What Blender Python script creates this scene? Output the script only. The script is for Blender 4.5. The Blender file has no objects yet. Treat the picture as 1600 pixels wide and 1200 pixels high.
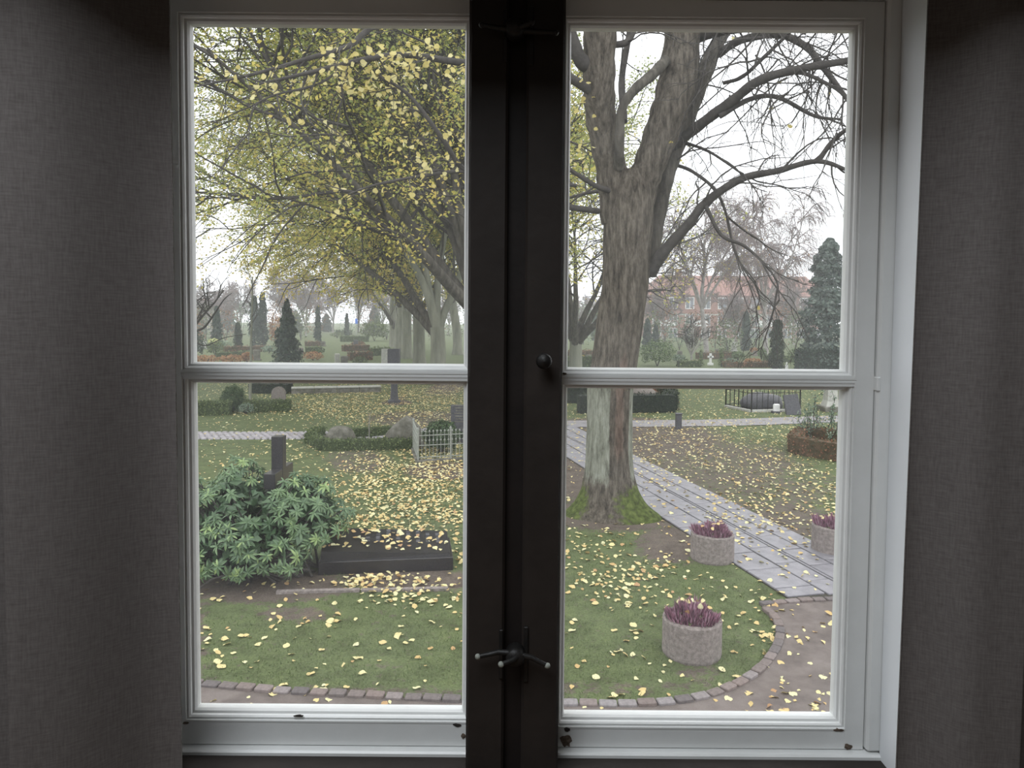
import bpy, bmesh, math, random
import numpy as np
from mathutils import Vector, Matrix, noise

# ------------------------------------------------------------------ camera, sky, added room light, exposure
sc = bpy.context.scene
COL = sc.collection
F, CX, CY, CAMZ = 1111.0, 800.0, 544.0, 3.2
PITCH, ROLL = math.radians(2.5), math.radians(0.45)
RM = (Matrix.Rotation(math.pi / 2 - PITCH, 3, 'X') @ Matrix.Rotation(ROLL, 3, 'Z'))
cam = bpy.data.cameras.new('camera')
cam.sensor_width = 36.0
cam.lens = F * 36.0 / 1600.0
cam.shift_y = -(600 - CY) / 1600.0
cam.clip_start, cam.clip_end = 0.02, 1500
cam_ob = bpy.data.objects.new('camera', cam)
cam_ob.location = (0, 0, CAMZ)
cam_ob.rotation_euler = RM.to_euler()
COL.objects.link(cam_ob)
sc.camera = cam_ob

world = bpy.data.worlds.new('overcast_sky')
sc.world = world
world.use_nodes = True
wn = world.node_tree
bg = wn.nodes['Background']
tc = wn.nodes.new('ShaderNodeTexCoord')
sep = wn.nodes.new('ShaderNodeSeparateXYZ')
wr = wn.nodes.new('ShaderNodeValToRGB')
wn.links.new(tc.outputs['Generated'], sep.inputs[0])
wn.links.new(sep.outputs['Z'], wr.inputs[0])
wr.color_ramp.elements[0].position = 0.0
wr.color_ramp.elements[0].color = (0.90, 0.92, 0.98, 1)
wr.color_ramp.elements[1].position = 0.9
wr.color_ramp.elements[1].color = (1.0, 1.0, 1.0, 1)
wn.links.new(wr.outputs[0], bg.inputs['Color'])
bg.inputs['Strength'].default_value = 1.75

lamp = bpy.data.lights.new('room_fill_light', 'AREA')  # unseen overhead light, added to brighten the sash faces
lamp.shape, lamp.size, lamp.size_y = 'RECTANGLE', 1.6, 1.7
lamp.energy = 55.0
lamp.color = (0.90, 0.95, 1.0)
lamp_ob = bpy.data.objects.new('room_fill_light', lamp)
lamp_ob.location = (-0.85, -0.5, 5.07)
COL.objects.link(lamp_ob)

sc.view_settings.view_transform = 'Standard'
sc.view_settings.look = 'None'
sc.view_settings.gamma = 1
sc.view_settings.use_curve_mapping = False
sc.view_settings.exposure = 0.42
sc.cycles.max_bounces = 10
sc.cycles.diffuse_bounces = 5
sc.cycles.transparent_max_bounces = 24
sc.cycles.use_denoising = True
sc.cycles.volume_bounces = 1

# ------------------------------------------------------------------ pixel helpers
def ray(px, py):
    return RM @ Vector(((px - CX) / F, (CY - py) / F, -1))
def at(px, py, Y):
    d = ray(px, py)
    return Vector((0, 0, CAMZ)) + d * (Y / d.y)
def G(px, py, z=0.0):
    d = ray(px, py)
    return Vector((0, 0, CAMZ)) + d * ((z - CAMZ) / d.z)
RMn = np.array(RM)
def project(P):
    q = (np.asarray(P, float) - np.array((0, 0, CAMZ))) @ RMn
    w = np.where(q[..., 2] > -0.05, -0.05, q[..., 2])
    return CX + F * q[..., 0] / -w, CY - F * q[..., 1] / -w

# ------------------------------------------------------------------ mesh helpers
class MB:
    def __init__(s):
        s.V, s.F3, s.F4, s.A, s.n = [], [], [], [], 0
    def add(s, v, f, a=None):
        v = np.asarray(v, float).reshape(-1, 3)
        f = np.asarray(f, int)
        (s.F3 if f.shape[1] == 3 else s.F4).append(f + s.n)
        s.V.append(v)
        s.A.append(np.zeros(len(v)) if a is None else np.broadcast_to(np.asarray(a, float), (len(v),)))
        s.n += len(v)
        return s
    def box(s, lo, hi, M=None, taper=0.0):
        (x0, y0, z0), (x1, y1, z1) = lo, hi
        v = np.array([(x0, y0, z0), (x1, y0, z0), (x1, y1, z0), (x0, y1, z0),
                      (x0, y0, z1), (x1, y0, z1), (x1, y1, z1), (x0, y1, z1)], float)
        if taper:
            c = np.array(((x0 + x1) / 2, (y0 + y1) / 2))
            v[4:, :2] = c + (v[4:, :2] - c) * (1 - taper)
        if M is not None:
            v = np.array([M @ Vector(p) for p in v])
        return s.add(v, [(0, 3, 2, 1), (4, 5, 6, 7), (0, 1, 5, 4), (1, 2, 6, 5), (2, 3, 7, 6), (3, 0, 4, 7)])
    def bevbox(s, lo, hi, b, M=None):
        (x0, y0, z0), (x1, y1, z1) = lo, hi
        bm = bmesh.new()
        bmesh.ops.create_cube(bm, size=1)
        for q in bm.verts:
            q.co = Vector(((x0 + x1) / 2 + q.co.x * (x1 - x0), (y0 + y1) / 2 + q.co.y * (y1 - y0), (z0 + z1) / 2 + q.co.z * (z1 - z0)))
        bmesh.ops.bevel(bm, geom=bm.edges[:], offset=b, segments=1, affect='EDGES')
        bmesh.ops.triangulate(bm, faces=bm.faces[:])
        bm.verts.index_update()
        v = [(M @ q.co if M is not None else q.co)[:] for q in bm.verts]
        f = [[q.index for q in fc.verts] for fc in bm.faces]
        bm.free()
        return s.add(v, f)
    def tube(s, pts, r, k=6, a=None, cap=True):
        P = np.asarray(pts, float)
        n = len(P)
        r = np.broadcast_to(np.asarray(r, float), (n,))
        T = np.gradient(P, axis=0)
        T /= np.linalg.norm(T, axis=1)[:, None] + 1e-9
        m = np.abs(T.mean(0))
        ref = np.eye(3)[int(np.argmin(m))]
        U = np.cross(T, ref)
        U /= np.linalg.norm(U, axis=1)[:, None] + 1e-9
        W = np.cross(T, U)
        ang = np.arange(k) * 2 * math.pi / k
        ring = P[:, None] + r[:, None, None] * (np.cos(ang)[None, :, None] * U[:, None] + np.sin(ang)[None, :, None] * W[:, None])
        v = ring.reshape(-1, 3)
        i, j = np.meshgrid(np.arange(n - 1), np.arange(k), indexing='ij')
        j2 = (j + 1) % k
        f = np.stack((i * k + j, i * k + j2, (i + 1) * k + j2, (i + 1) * k + j), -1).reshape(-1, 4)
        s.add(v, f, a)
        if cap:
            v2 = np.vstack((ring[0], P[:1], ring[-1], P[-1:]))
            f2 = [((q + 1) % k, q, k) for q in range(k)] + [(k + 1 + q, k + 1 + (q + 1) % k, 2 * k + 1) for q in range(k)]
            s.add(v2, f2, a)
        return s
    def lathe(s, prof, k, c=(0, 0, 0), sq=1.0):
        P = np.asarray(prof, float)
        n = len(P)
        ang = np.arange(k) * 2 * math.pi / k
        v = np.stack((P[:, :1] * np.cos(ang), P[:, :1] * np.sin(ang) * sq, np.repeat(P[:, 1:2], k, 1)), -1).reshape(-1, 3) + np.asarray(c, float)
        i, j = np.meshgrid(np.arange(n - 1), np.arange(k), indexing='ij')
        j2 = (j + 1) % k
        return s.add(v, np.stack((i * k + j, i * k + j2, (i + 1) * k + j2, (i + 1) * k + j), -1).reshape(-1, 4))
    def stamp(s, T, faces, R, pos, sc_, rnd):
        """copies of a template: R (n,3,3), pos (n,3), sc_ (n,), rnd (n,)"""
        n, m = len(pos), len(T)
        if n == 0:
            return s
        v = np.einsum('nij,mj->nmi', R, T) * np.asarray(sc_)[:, None, None] + np.asarray(pos)[:, None]
        f = (np.asarray(faces)[None] + (np.arange(n) * m)[:, None, None]).reshape(-1, len(faces[0]))
        return s.add(v.reshape(-1, 3), f, np.repeat(rnd, m))
    def mesh(s, name, mat, org=(0, 0, 0), smooth=False):
        me = bpy.data.meshes.new(name)
        V = np.concatenate(s.V) - np.asarray(org, float)
        f3 = np.concatenate(s.F3) if s.F3 else np.zeros((0, 3), int)
        f4 = np.concatenate(s.F4) if s.F4 else np.zeros((0, 4), int)
        me.vertices.add(len(V))
        me.vertices.foreach_set('co', V.astype(np.float32).ravel())
        nl = f3.size + f4.size
        me.loops.add(nl)
        me.loops.foreach_set('vertex_index', np.concatenate((f3.ravel(), f4.ravel())).astype(np.int32))
        me.polygons.add(len(f3) + len(f4))
        st = np.concatenate((np.arange(len(f3)) * 3, f3.size + np.arange(len(f4)) * 4)).astype(np.int32)
        me.polygons.foreach_set('loop_start', st)
        me.polygons.foreach_set('use_smooth', np.full(len(st), bool(smooth)))
        A = np.concatenate(s.A)
        if A.any():
            at_ = me.attributes.new('rnd', 'FLOAT', 'POINT')
            at_.data.foreach_set('value', A.astype(np.float32))
        me.update(calc_edges=True)
        me.validate()
        if mat:
            me.materials.append(mat)
        return me
    def build(s, name, mat, parent=None, smooth=False, org=None, **kw):
        o_ = tuple(parent['_w']) if parent is not None else (org or (0, 0, 0))
        me = s.mesh(name, mat, o_, smooth)
        o = bpy.data.objects.new(name, me)
        COL.objects.link(o)
        if parent is not None:
            o.parent = parent
        else:
            o.location = o_
        o['_w'] = o_
        for k_, v_ in kw.items():
            o[k_] = v_
        return o

def tag(o, label=None, category=None, group=None, kind=None):
    for k_, v_ in (('label', label), ('category', category), ('group', group), ('kind', kind)):
        if v_:
            o[k_] = v_
    return o
def thing(name, loc, label=None, category=None, group=None, kind=None):
    o = bpy.data.objects.new(name, None)
    o.empty_display_size = 0.1
    COL.objects.link(o)
    o.location = loc
    o['_w'] = tuple(loc)
    return tag(o, label, category, group, kind)
def link(name, me, parent, loc, rot=None, scale=1.0, **kw):
    """an object sharing mesh data, placed in world coordinates"""
    o = bpy.data.objects.new(name, me)
    COL.objects.link(o)
    w = Vector(loc)
    if parent is not None:
        o.parent = parent
        w = w - Vector(parent['_w'])
    M = Matrix.Translation(w) @ (rot.to_4x4() if rot is not None else Matrix()) @ Matrix.Scale(scale, 4)
    o.matrix_basis = M
    for k_, v_ in kw.items():
        o[k_] = v_
    return o

# ------------------------------------------------------------------ materials
def mat(name):
    m = bpy.data.materials.new(name)
    m.use_nodes = True
    nt = m.node_tree
    return m, nt, nt.nodes['Principled BSDF'], nt.nodes['Material Output']
def nnode(nt, t, **kw):
    n = nt.nodes.new(t)
    for k_, v_ in kw.items():
        if hasattr(n, k_) and k_ not in n.inputs:
            setattr(n, k_, v_)
        else:
            n.inputs[k_].default_value = v_
    return n
def ramp(nt, src, stops):
    r = nt.nodes.new('ShaderNodeValToRGB')
    e = r.color_ramp.elements
    while len(e) < len(stops):
        e.new(0.5)
    for q, (p, c) in zip(e, stops):
        q.position = p
        q.color = (*c, 1)
    nt.links.new(src, r.inputs[0])
    return r
def coords(nt, scale=(1, 1, 1)):
    t = nt.nodes.new('ShaderNodeTexCoord')
    mp = nt.nodes.new('ShaderNodeMapping')
    mp.inputs['Scale'].default_value = scale
    nt.links.new(t.outputs['Object'], mp.inputs[0])
    return mp.outputs[0]
def noisy(name, stops, scale=8.0, rough=0.8, bump=0.2, stretch=(1, 1, 1), detail=6.0, bscale=None, spec=0.3, dist=0.02):
    m, nt, p, out = mat(name)
    co = coords(nt, stretch)
    n = nnode(nt, 'ShaderNodeTexNoise', Scale=scale, Detail=detail, Roughness=0.65)
    nt.links.new(co, n.inputs['Vector'])
    r = ramp(nt, n.outputs['Fac'], stops)
    nt.links.new(r.outputs[0], p.inputs['Base Color'])
    p.inputs['Roughness'].default_value = rough
    p.inputs['Specular IOR Level'].default_value = spec
    if bump:
        n2 = nnode(nt, 'ShaderNodeTexNoise', Scale=bscale or scale * 4, Detail=4.0)
        nt.links.new(co, n2.inputs['Vector'])
        b = nnode(nt, 'ShaderNodeBump', Strength=bump, Distance=dist)
        nt.links.new(n2.outputs['Fac'], b.inputs['Height'])
        nt.links.new(b.outputs[0], p.inputs['Normal'])
    return m
def leafmat(name, stops, rough=0.5, trans=0.35, obj_random=False, spec=0.3):
    m, nt, p, out = mat(name)
    if obj_random:
        src = nt.nodes.new('ShaderNodeObjectInfo').outputs['Random']
    else:
        src = nnode(nt, 'ShaderNodeAttribute', attribute_name='rnd').outputs['Fac']
    r = ramp(nt, src, stops)
    nt.links.new(r.outputs[0], p.inputs['Base Color'])
    p.inputs['Roughness'].default_value = rough
    p.inputs['Specular IOR Level'].default_value = spec
    if trans:
        t = nt.nodes.new('ShaderNodeBsdfTranslucent')
        nt.links.new(r.outputs[0], t.inputs['Color'])
        mx = nt.nodes.new('ShaderNodeMixShader')
        mx.inputs[0].default_value = trans
        nt.links.new(p.outputs[0], mx.inputs[1])
        nt.links.new(t.outputs[0], mx.inputs[2])
        nt.links.new(mx.outputs[0], out.inputs['Surface'])
    return m

M = {}
M['paint'] = noisy('white_gloss_paint', [(0.3, (0.66, 0.67, 0.66)), (0.7, (0.74, 0.75, 0.74))], 6, 0.35, 0.05, spec=0.5)
M['reveal'] = noisy('white_reveal_paint', [(0.3, (0.70, 0.72, 0.74)), (0.7, (0.76, 0.78, 0.80))], 3, 0.6, 0.04)
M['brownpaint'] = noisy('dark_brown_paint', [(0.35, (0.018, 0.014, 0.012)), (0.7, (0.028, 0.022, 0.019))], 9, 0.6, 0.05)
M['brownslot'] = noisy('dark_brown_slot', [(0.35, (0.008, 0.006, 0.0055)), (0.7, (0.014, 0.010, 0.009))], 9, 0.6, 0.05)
M['oldwood'] = noisy('bare_wood_under_paint', [(0.3, (0.05, 0.035, 0.025)), (0.6, (0.16, 0.12, 0.09)), (0.8, (0.3, 0.27, 0.24))], 90, 0.8, 0.4)
M['gap'] = noisy('dark_joint_gap', [(0.3, (0.02, 0.018, 0.016)), (0.7, (0.05, 0.04, 0.035))], 60, 0.9, 0)
M['iron'] = noisy('black_iron', [(0.3, (0.006, 0.006, 0.006)), (0.7, (0.016, 0.014, 0.013))], 30, 0.5, 0.1, spec=0.35)
M['roomwall'] = noisy('room_wall', [(0.3, (0.16, 0.14, 0.12)), (0.7, (0.20, 0.18, 0.155))], 5, 0.9, 0.05)
M['roomfloor'] = noisy('room_floor', [(0.3, (0.20, 0.13, 0.08)), (0.7, (0.28, 0.19, 0.12))], 4, 0.5, 0.05, stretch=(1, 8, 1))
M['facade'] = noisy('facade_render', [(0.3, (0.5, 0.45, 0.35)), (0.7, (0.6, 0.55, 0.45))], 5, 0.9, 0.1)

def curtain_mat():
    m, nt, p, out = mat('taupe_linen')
    co = coords(nt)
    wv = nnode(nt, 'ShaderNodeTexNoise', Scale=420.0, Detail=2.0)
    mp = nt.nodes.new('ShaderNodeMapping')
    mp.inputs['Scale'].default_value = (1, 1, 0.12)
    nt.links.new(co, mp.inputs[0])
    nt.links.new(mp.outputs[0], wv.inputs['Vector'])
    mp2 = nt.nodes.new('ShaderNodeMapping')
    mp2.inputs['Scale'].default_value = (0.12, 0.12, 1)
    nt.links.new(co, mp2.inputs[0])
    w2 = nnode(nt, 'ShaderNodeTexNoise', Scale=420.0, Detail=2.0)
    nt.links.new(mp2.outputs[0], w2.inputs['Vector'])
    ad = nnode(nt, 'ShaderNodeMath', operation='ADD')
    nt.links.new(wv.outputs['Fac'], ad.inputs[0])
    nt.links.new(w2.outputs['Fac'], ad.inputs[1])
    hf = nnode(nt, 'ShaderNodeMath', operation='MULTIPLY')
    hf.inputs[1].default_value = 0.5
    nt.links.new(ad.outputs[0], hf.inputs[0])
    r = ramp(nt, hf.outputs[0], [(0.3, (0.105, 0.094, 0.09)), (0.7, (0.155, 0.142, 0.137))])
    nt.links.new(r.outputs[0], p.inputs['Base Color'])
    p.inputs['Roughness'].default_value = 0.95
    p.inputs['Specular IOR Level'].default_value = 0.1
    b = nnode(nt, 'ShaderNodeBump', Strength=0.25, Distance=0.001)
    nt.links.new(hf.outputs[0], b.inputs['Height'])
    nt.links.new(b.outputs[0], p.inputs['Normal'])
    return m
M['curtain'] = curtain_mat()

def glass_mat():
    m, nt, p, out = mat('old_window_glass')
    nt.nodes.remove(p)
    tr = nt.nodes.new('ShaderNodeBsdfTransparent')
    tr.inputs[0].default_value = (0.985, 0.99, 0.99, 1)
    gl = nt.nodes.new('ShaderNodeBsdfGlossy')
    gl.inputs['Roughness'].default_value = 0.01
    fr = nnode(nt, 'ShaderNodeFresnel', IOR=1.5)
    ge = nt.nodes.new('ShaderNodeNewGeometry')
    io = nnode(nt, 'ShaderNodeMapRange')          # both faces of the pane reflect alike
    io.inputs[3].default_value, io.inputs[4].default_value = 1.5, 1 / 1.5
    nt.links.new(ge.outputs['Backfacing'], io.inputs[0])
    nt.links.new(io.outputs[0], fr.inputs['IOR'])
    mx = nt.nodes.new('ShaderNodeMixShader')
    hf = nnode(nt, 'ShaderNodeMath', operation='MULTIPLY')
    hf.inputs[1].default_value = 0.5
    nt.links.new(fr.outputs[0], hf.inputs[0])
    nt.links.new(hf.outputs[0], mx.inputs[0])
    nt.links.new(tr.outputs[0], mx.inputs[1])
    nt.links.new(gl.outputs[0], mx.inputs[2])
    # thin film of dust
    co = coords(nt)
    n = nnode(nt, 'ShaderNodeTexNoise', Scale=7.0, Detail=5.0)
    nt.links.new(co, n.inputs['Vector'])
    mr = nnode(nt, 'ShaderNodeMapRange')
    mr.inputs[1].default_value, mr.inputs[2].default_value = 0.3, 0.75
    mr.inputs[3].default_value, mr.inputs[4].default_value = 0.012, 0.03
    nt.links.new(n.outputs['Fac'], mr.inputs[0])
    dt = nt.nodes.new('ShaderNodeBsdfTranslucent')
    dt.inputs[0].default_value = (0.85, 0.87, 0.9, 1)
    m2 = nt.nodes.new('ShaderNodeMixShader')
    nt.links.new(mr.outputs[0], m2.inputs[0])
    nt.links.new(mx.outputs[0], m2.inputs[1])
    nt.links.new(dt.outputs[0], m2.inputs[2])
    nt.links.new(m2.outputs[0], out.inputs['Surface'])
    return m
M['glass'] = glass_mat()

def ground_mat():
    m, nt, p, out = mat('lawn_and_bare_soil')
    co = coords(nt)
    mud = nnode(nt, 'ShaderNodeAttribute', attribute_name='rnd').outputs['Fac']
    n1 = nnode(nt, 'ShaderNodeTexNoise', Scale=1.3, Detail=8.0, Roughness=0.7)
    n2 = nnode(nt, 'ShaderNodeTexNoise', Scale=45.0, Detail=4.0, Roughness=0.7)
    n3 = nnode(nt, 'ShaderNodeTexNoise', Scale=9.0, Detail=6.0, Roughness=0.7)
    for q in (n1, n2, n3):
        nt.links.new(co, q.inputs['Vector'])
    gr = ramp(nt, n2.outputs['Fac'], [(0.25, (0.055, 0.07, 0.03)), (0.5, (0.11, 0.14, 0.06)), (0.8, (0.17, 0.21, 0.095))])
    so = ramp(nt, n2.outputs['Fac'], [(0.25, (0.07, 0.056, 0.045)), (0.5, (0.125, 0.102, 0.085)), (0.8, (0.19, 0.16, 0.135))])
    ad = nnode(nt, 'ShaderNodeMath', operation='ADD')
    nt.links.new(mud, ad.inputs[0])
    a2 = nnode(nt, 'ShaderNodeMath', operation='MULTIPLY_ADD')
    nt.links.new(n3.outputs['Fac'], a2.inputs[0])
    a2.inputs[1].default_value, a2.inputs[2].default_value = 2.2, -1.25
    nt.links.new(a2.outputs[0], ad.inputs[1])
    a3 = nnode(nt, 'ShaderNodeMath', operation='MULTIPLY_ADD')
    nt.links.new(n1.outputs['Fac'], a3.inputs[0])
    a3.inputs[1].default_value = 0.7
    nt.links.new(ad.outputs[0], a3.inputs[2])
    f = ramp(nt, a3.outputs[0], [(0.37, (0, 0, 0)), (0.68, (1, 1, 1))])
    mx = nnode(nt, 'ShaderNodeMix', data_type='RGBA')
    nt.links.new(f.outputs[0], mx.inputs[0])
    nt.links.new(gr.outputs[0], mx.inputs[6])
    nt.links.new(so.outputs[0], mx.inputs[7])
    n4 = nnode(nt, 'ShaderNodeTexNoise', Scale=3.5, Detail=5.0, Roughness=0.7)
    nt.links.new(co, n4.inputs['Vector'])
    vr = ramp(nt, n4.outputs['Fac'], [(0.3, (0.62, 0.60, 0.58)), (0.5, (0.95, 0.95, 0.95)), (0.7, (1.2, 1.17, 1.1))])
    mv = nnode(nt, 'ShaderNodeMix', data_type='RGBA', blend_type='MULTIPLY')
    mv.inputs[0].default_value = 1.0
    nt.links.new(mx.outputs[2], mv.inputs[6])
    nt.links.new(vr.outputs[0], mv.inputs[7])
    nt.links.new(mv.outputs[2], p.inputs['Base Color'])
    p.inputs['Roughness'].default_value = 0.85
    p.inputs['Specular IOR Level'].default_value = 0.2
    b = nnode(nt, 'ShaderNodeBump', Strength=0.6, Distance=0.03)
    nt.links.new(n2.outputs['Fac'], b.inputs['Height'])
    nt.links.new(b.outputs[0], p.inputs['Normal'])
    return m
M['ground'] = ground_mat()
M['gravel'] = noisy('fine_gravel', [(0.3, (0.10, 0.082, 0.074)), (0.5, (0.155, 0.13, 0.118)), (0.75, (0.22, 0.19, 0.175))], 3.2, 0.7, 0.5, detail=12, bscale=160)
M['asphalt'] = noisy('pale_path', [(0.3, (0.20, 0.19, 0.20)), (0.7, (0.29, 0.28, 0.29))], 3, 0.55, 0.3, bscale=80)
M['slab'] = noisy('concrete_slab', [(0.3, (0.13, 0.125, 0.14)), (0.5, (0.20, 0.195, 0.215)), (0.75, (0.28, 0.27, 0.29))], 5.0, 0.4, 0.3, detail=10, bscale=50, spec=0.5)
M['joint'] = noisy('sandy_joint', [(0.3, (0.03, 0.028, 0.022)), (0.7, (0.07, 0.065, 0.05))], 12, 0.9, 0.4)
M['sett'] = noisy('grey_setts', [(0.3, (0.28, 0.26, 0.28)), (0.7, (0.45, 0.43, 0.45))], 4, 0.5, 0.3)
def brick_mat():
    m, nt, p, out = mat('worn_edging_brick')
    oi = nt.nodes.new('ShaderNodeObjectInfo')
    r = ramp(nt, oi.outputs['Random'], [(0.0, (0.12, 0.105, 0.105)), (0.35, (0.17, 0.14, 0.13)), (0.7, (0.20, 0.155, 0.14)), (1.0, (0.25, 0.235, 0.24))])
    co = coords(nt)
    n = nnode(nt, 'ShaderNodeTexNoise', Scale=30.0, Detail=5.0)
    nt.links.new(co, n.inputs['Vector'])
    mx = nnode(nt, 'ShaderNodeMix', data_type='RGBA', blend_type='MULTIPLY')
    mx.inputs[0].default_value = 0.6
    nt.links.new(r.outputs[0], mx.inputs[6])
    rr = ramp(nt, n.outputs['Fac'], [(0.3, (0.5, 0.5, 0.5)), (0.7, (1.2, 1.2, 1.2))])
    nt.links.new(rr.outputs[0], mx.inputs[7])
    nt.links.new(mx.outputs[2], p.inputs['Base Color'])
    p.inputs['Roughness'].default_value = 0.75
    return m
M['brick'] = brick_mat()
M['granite'] = noisy('polished_black_granite', [(0.35, (0.012, 0.012, 0.014)), (0.6, (0.028, 0.026, 0.028)), (0.85, (0.06, 0.055, 0.055))], 60, 0.28, 0.05, spec=0.5)
M['granite_grey'] = noisy('weathered_dark_stone', [(0.3, (0.05, 0.05, 0.055)), (0.7, (0.10, 0.10, 0.11))], 20, 0.5, 0.2)
M['stone'] = noisy('mossy_grey_stone', [(0.3, (0.07, 0.07, 0.055)), (0.5, (0.14, 0.135, 0.11)), (0.72, (0.25, 0.24, 0.215))], 5, 0.9, 0.5, detail=10)
M['palestone'] = noisy('pale_stone', [(0.3, (0.34, 0.34, 0.31)), (0.7, (0.50, 0.50, 0.46))], 8, 0.85, 0.3)
M['whitestone'] = noisy('white_marble', [(0.3, (0.75, 0.75, 0.74)), (0.7, (0.85, 0.85, 0.84))], 8, 0.6, 0.1)
M['brownstone'] = noisy('brown_stone', [(0.3, (0.15, 0.13, 0.115)), (0.7, (0.24, 0.215, 0.195))], 14, 0.85, 0.3)
M['concrete'] = noisy('exposed_aggregate_concrete', [(0.3, (0.15, 0.13, 0.12)), (0.5, (0.24, 0.21, 0.195)), (0.75, (0.36, 0.32, 0.30))], 26, 0.85, 0.6, detail=10, bscale=110)
M['steel'] = noisy('galvanised_fence', [(0.3, (0.20, 0.215, 0.185)), (0.7, (0.33, 0.345, 0.31))], 20, 0.5, 0.1)
M['soil'] = noisy('potting_soil', [(0.3, (0.03, 0.022, 0.016)), (0.7, (0.07, 0.05, 0.04))], 30, 0.95, 0.5)
M['bark'] = noisy('linden_bark', [(0.3, (0.035, 0.032, 0.027)), (0.5, (0.08, 0.073, 0.06)), (0.72, (0.15, 0.138, 0.115))], 9, 0.9, 0.8, stretch=(1, 1, 0.25), detail=8, bscale=26, dist=0.03)
M['barkdark'] = noisy('twig_bark', [(0.3, (0.04, 0.037, 0.033)), (0.7, (0.08, 0.073, 0.066))], 9, 0.9, 0.2)
M['barkgreen'] = noisy('green_grey_bark', [(0.3, (0.13, 0.135, 0.105)), (0.5, (0.20, 0.205, 0.16)), (0.75, (0.29, 0.29, 0.23))], 3, 0.9, 0.5, stretch=(1, 1, 0.2), detail=8)
M['birchtwig'] = noisy('birch_twigs', [(0.3, (0.16, 0.125, 0.12)), (0.7, (0.24, 0.19, 0.18))], 3, 0.9, 0)
M['birchbark'] = noisy('birch_trunk', [(0.3, (0.22, 0.20, 0.19)), (0.7, (0.42, 0.40, 0.38))], 3, 0.9, 0.1)
def trunk_mat():
    m, nt, p, out = mat('old_linden_trunk')
    tcx = coords(nt, (1, 1, 0.22))
    n = nnode(nt, 'ShaderNodeTexNoise', Scale=15.0, Detail=10.0, Roughness=0.75)
    v = nnode(nt, 'ShaderNodeTexVoronoi', Scale=26.0)
    nt.links.new(tcx, n.inputs['Vector'])
    nt.links.new(tcx, v.inputs['Vector'])
    r0 = ramp(nt, n.outputs['Fac'], [(0.34, (0.03, 0.026, 0.021)), (0.5, (0.115, 0.10, 0.08)), (0.66, (0.215, 0.19, 0.155))])
    r1 = ramp(nt, n.outputs['Fac'], [(0.32, (0.10, 0.10, 0.08)), (0.5, (0.24, 0.25, 0.20)), (0.68, (0.38, 0.395, 0.335))])
    r2 = ramp(nt, n.outputs['Fac'], [(0.32, (0.06, 0.042, 0.032)), (0.5, (0.155, 0.115, 0.09)), (0.68, (0.245, 0.19, 0.16))])
    n2 = nnode(nt, 'ShaderNodeTexNoise', Scale=14.0, Detail=6.0)
    nt.links.new(coords(nt), n2.inputs['Vector'])
    r3 = ramp(nt, n2.outputs['Fac'], [(0.3, (0.05, 0.06, 0.02)), (0.5, (0.095, 0.125, 0.035)), (0.7, (0.16, 0.195, 0.06))])
    cur = r0.outputs[0]
    for nm, rr in (('pale', r1), ('brown', r2), ('moss', r3)):
        a_ = nnode(nt, 'ShaderNodeAttribute', attribute_name=nm)
        ma = nnode(nt, 'ShaderNodeMath', operation='MULTIPLY_ADD')
        nt.links.new((n2 if nm == 'moss' else n).outputs['Fac'], ma.inputs[0])
        ma.inputs[1].default_value = 0.9
        nt.links.new(a_.outputs['Fac'], ma.inputs[2])
        f = ramp(nt, ma.outputs[0], [(0.72, (0, 0, 0)), (0.98, (1, 1, 1))])
        mx = nnode(nt, 'ShaderNodeMix', data_type='RGBA')
        nt.links.new(f.outputs[0], mx.inputs[0])
        nt.links.new(cur, mx.inputs[6])
        nt.links.new(rr.outputs[0], mx.inputs[7])
        cur = mx.outputs[2]
    nt.links.new(cur, p.inputs['Base Color'])
    p.inputs['Roughness'].default_value = 0.9
    p.inputs['Specular IOR Level'].default_value = 0.15
    b = nnode(nt, 'ShaderNodeBump', Strength=1.0, Distance=0.05)
    nt.links.new(n.outputs['Fac'], b.inputs['Height'])
    b2 = nnode(nt, 'ShaderNodeBump', Strength=0.5, Distance=0.03)
    nt.links.new(v.outputs['Distance'], b2.inputs['Height'])
    nt.links.new(b.outputs[0], b2.inputs['Normal'])
    nt.links.new(b2.outputs[0], p.inputs['Normal'])
    return m
M['trunk'] = trunk_mat()
FALL = [(0.0, (0.42, 0.25, 0.13)), (0.10, (0.56, 0.40, 0.17)), (0.30, (0.66, 0.52, 0.24)), (0.65, (0.74, 0.66, 0.34)), (1.0, (0.70, 0.68, 0.42))]
M['fallen'] = leafmat('fallen_yellow_leaf', FALL, 0.6, 0.1)
M['fallen1'] = leafmat('fallen_yellow_leaf_single', FALL, 0.6, 0.1, obj_random=True)
LIND = [(0.0, (0.26, 0.31, 0.11)), (0.35, (0.44, 0.46, 0.14)), (0.7, (0.68, 0.59, 0.16)), (1.0, (0.78, 0.60, 0.20))]
M['linden'] = leafmat('linden_leaf', LIND, 0.6, 0.5)
M['lindengold'] = leafmat('golden_linden_leaf', [(0.0, (0.26, 0.26, 0.07)), (0.5, (0.46, 0.38, 0.09)), (1.0, (0.62, 0.44, 0.12))], 0.6, 0.45)
YEL = [(0.0, (0.50, 0.42, 0.14)), (0.5, (0.66, 0.57, 0.22)), (1.0, (0.74, 0.68, 0.36))]
M['yellow'] = leafmat('yellow_leaf', YEL, 0.55, 0.45)
M['yellow1'] = leafmat('yellow_leaf_single', YEL, 0.55, 0.45, obj_random=True)
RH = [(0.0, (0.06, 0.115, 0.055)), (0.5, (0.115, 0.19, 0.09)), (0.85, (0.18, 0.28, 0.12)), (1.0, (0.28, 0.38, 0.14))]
M['rhodo'] = leafmat('rhododendron_leaf', RH, 0.35, 0.15, spec=0.5)
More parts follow.
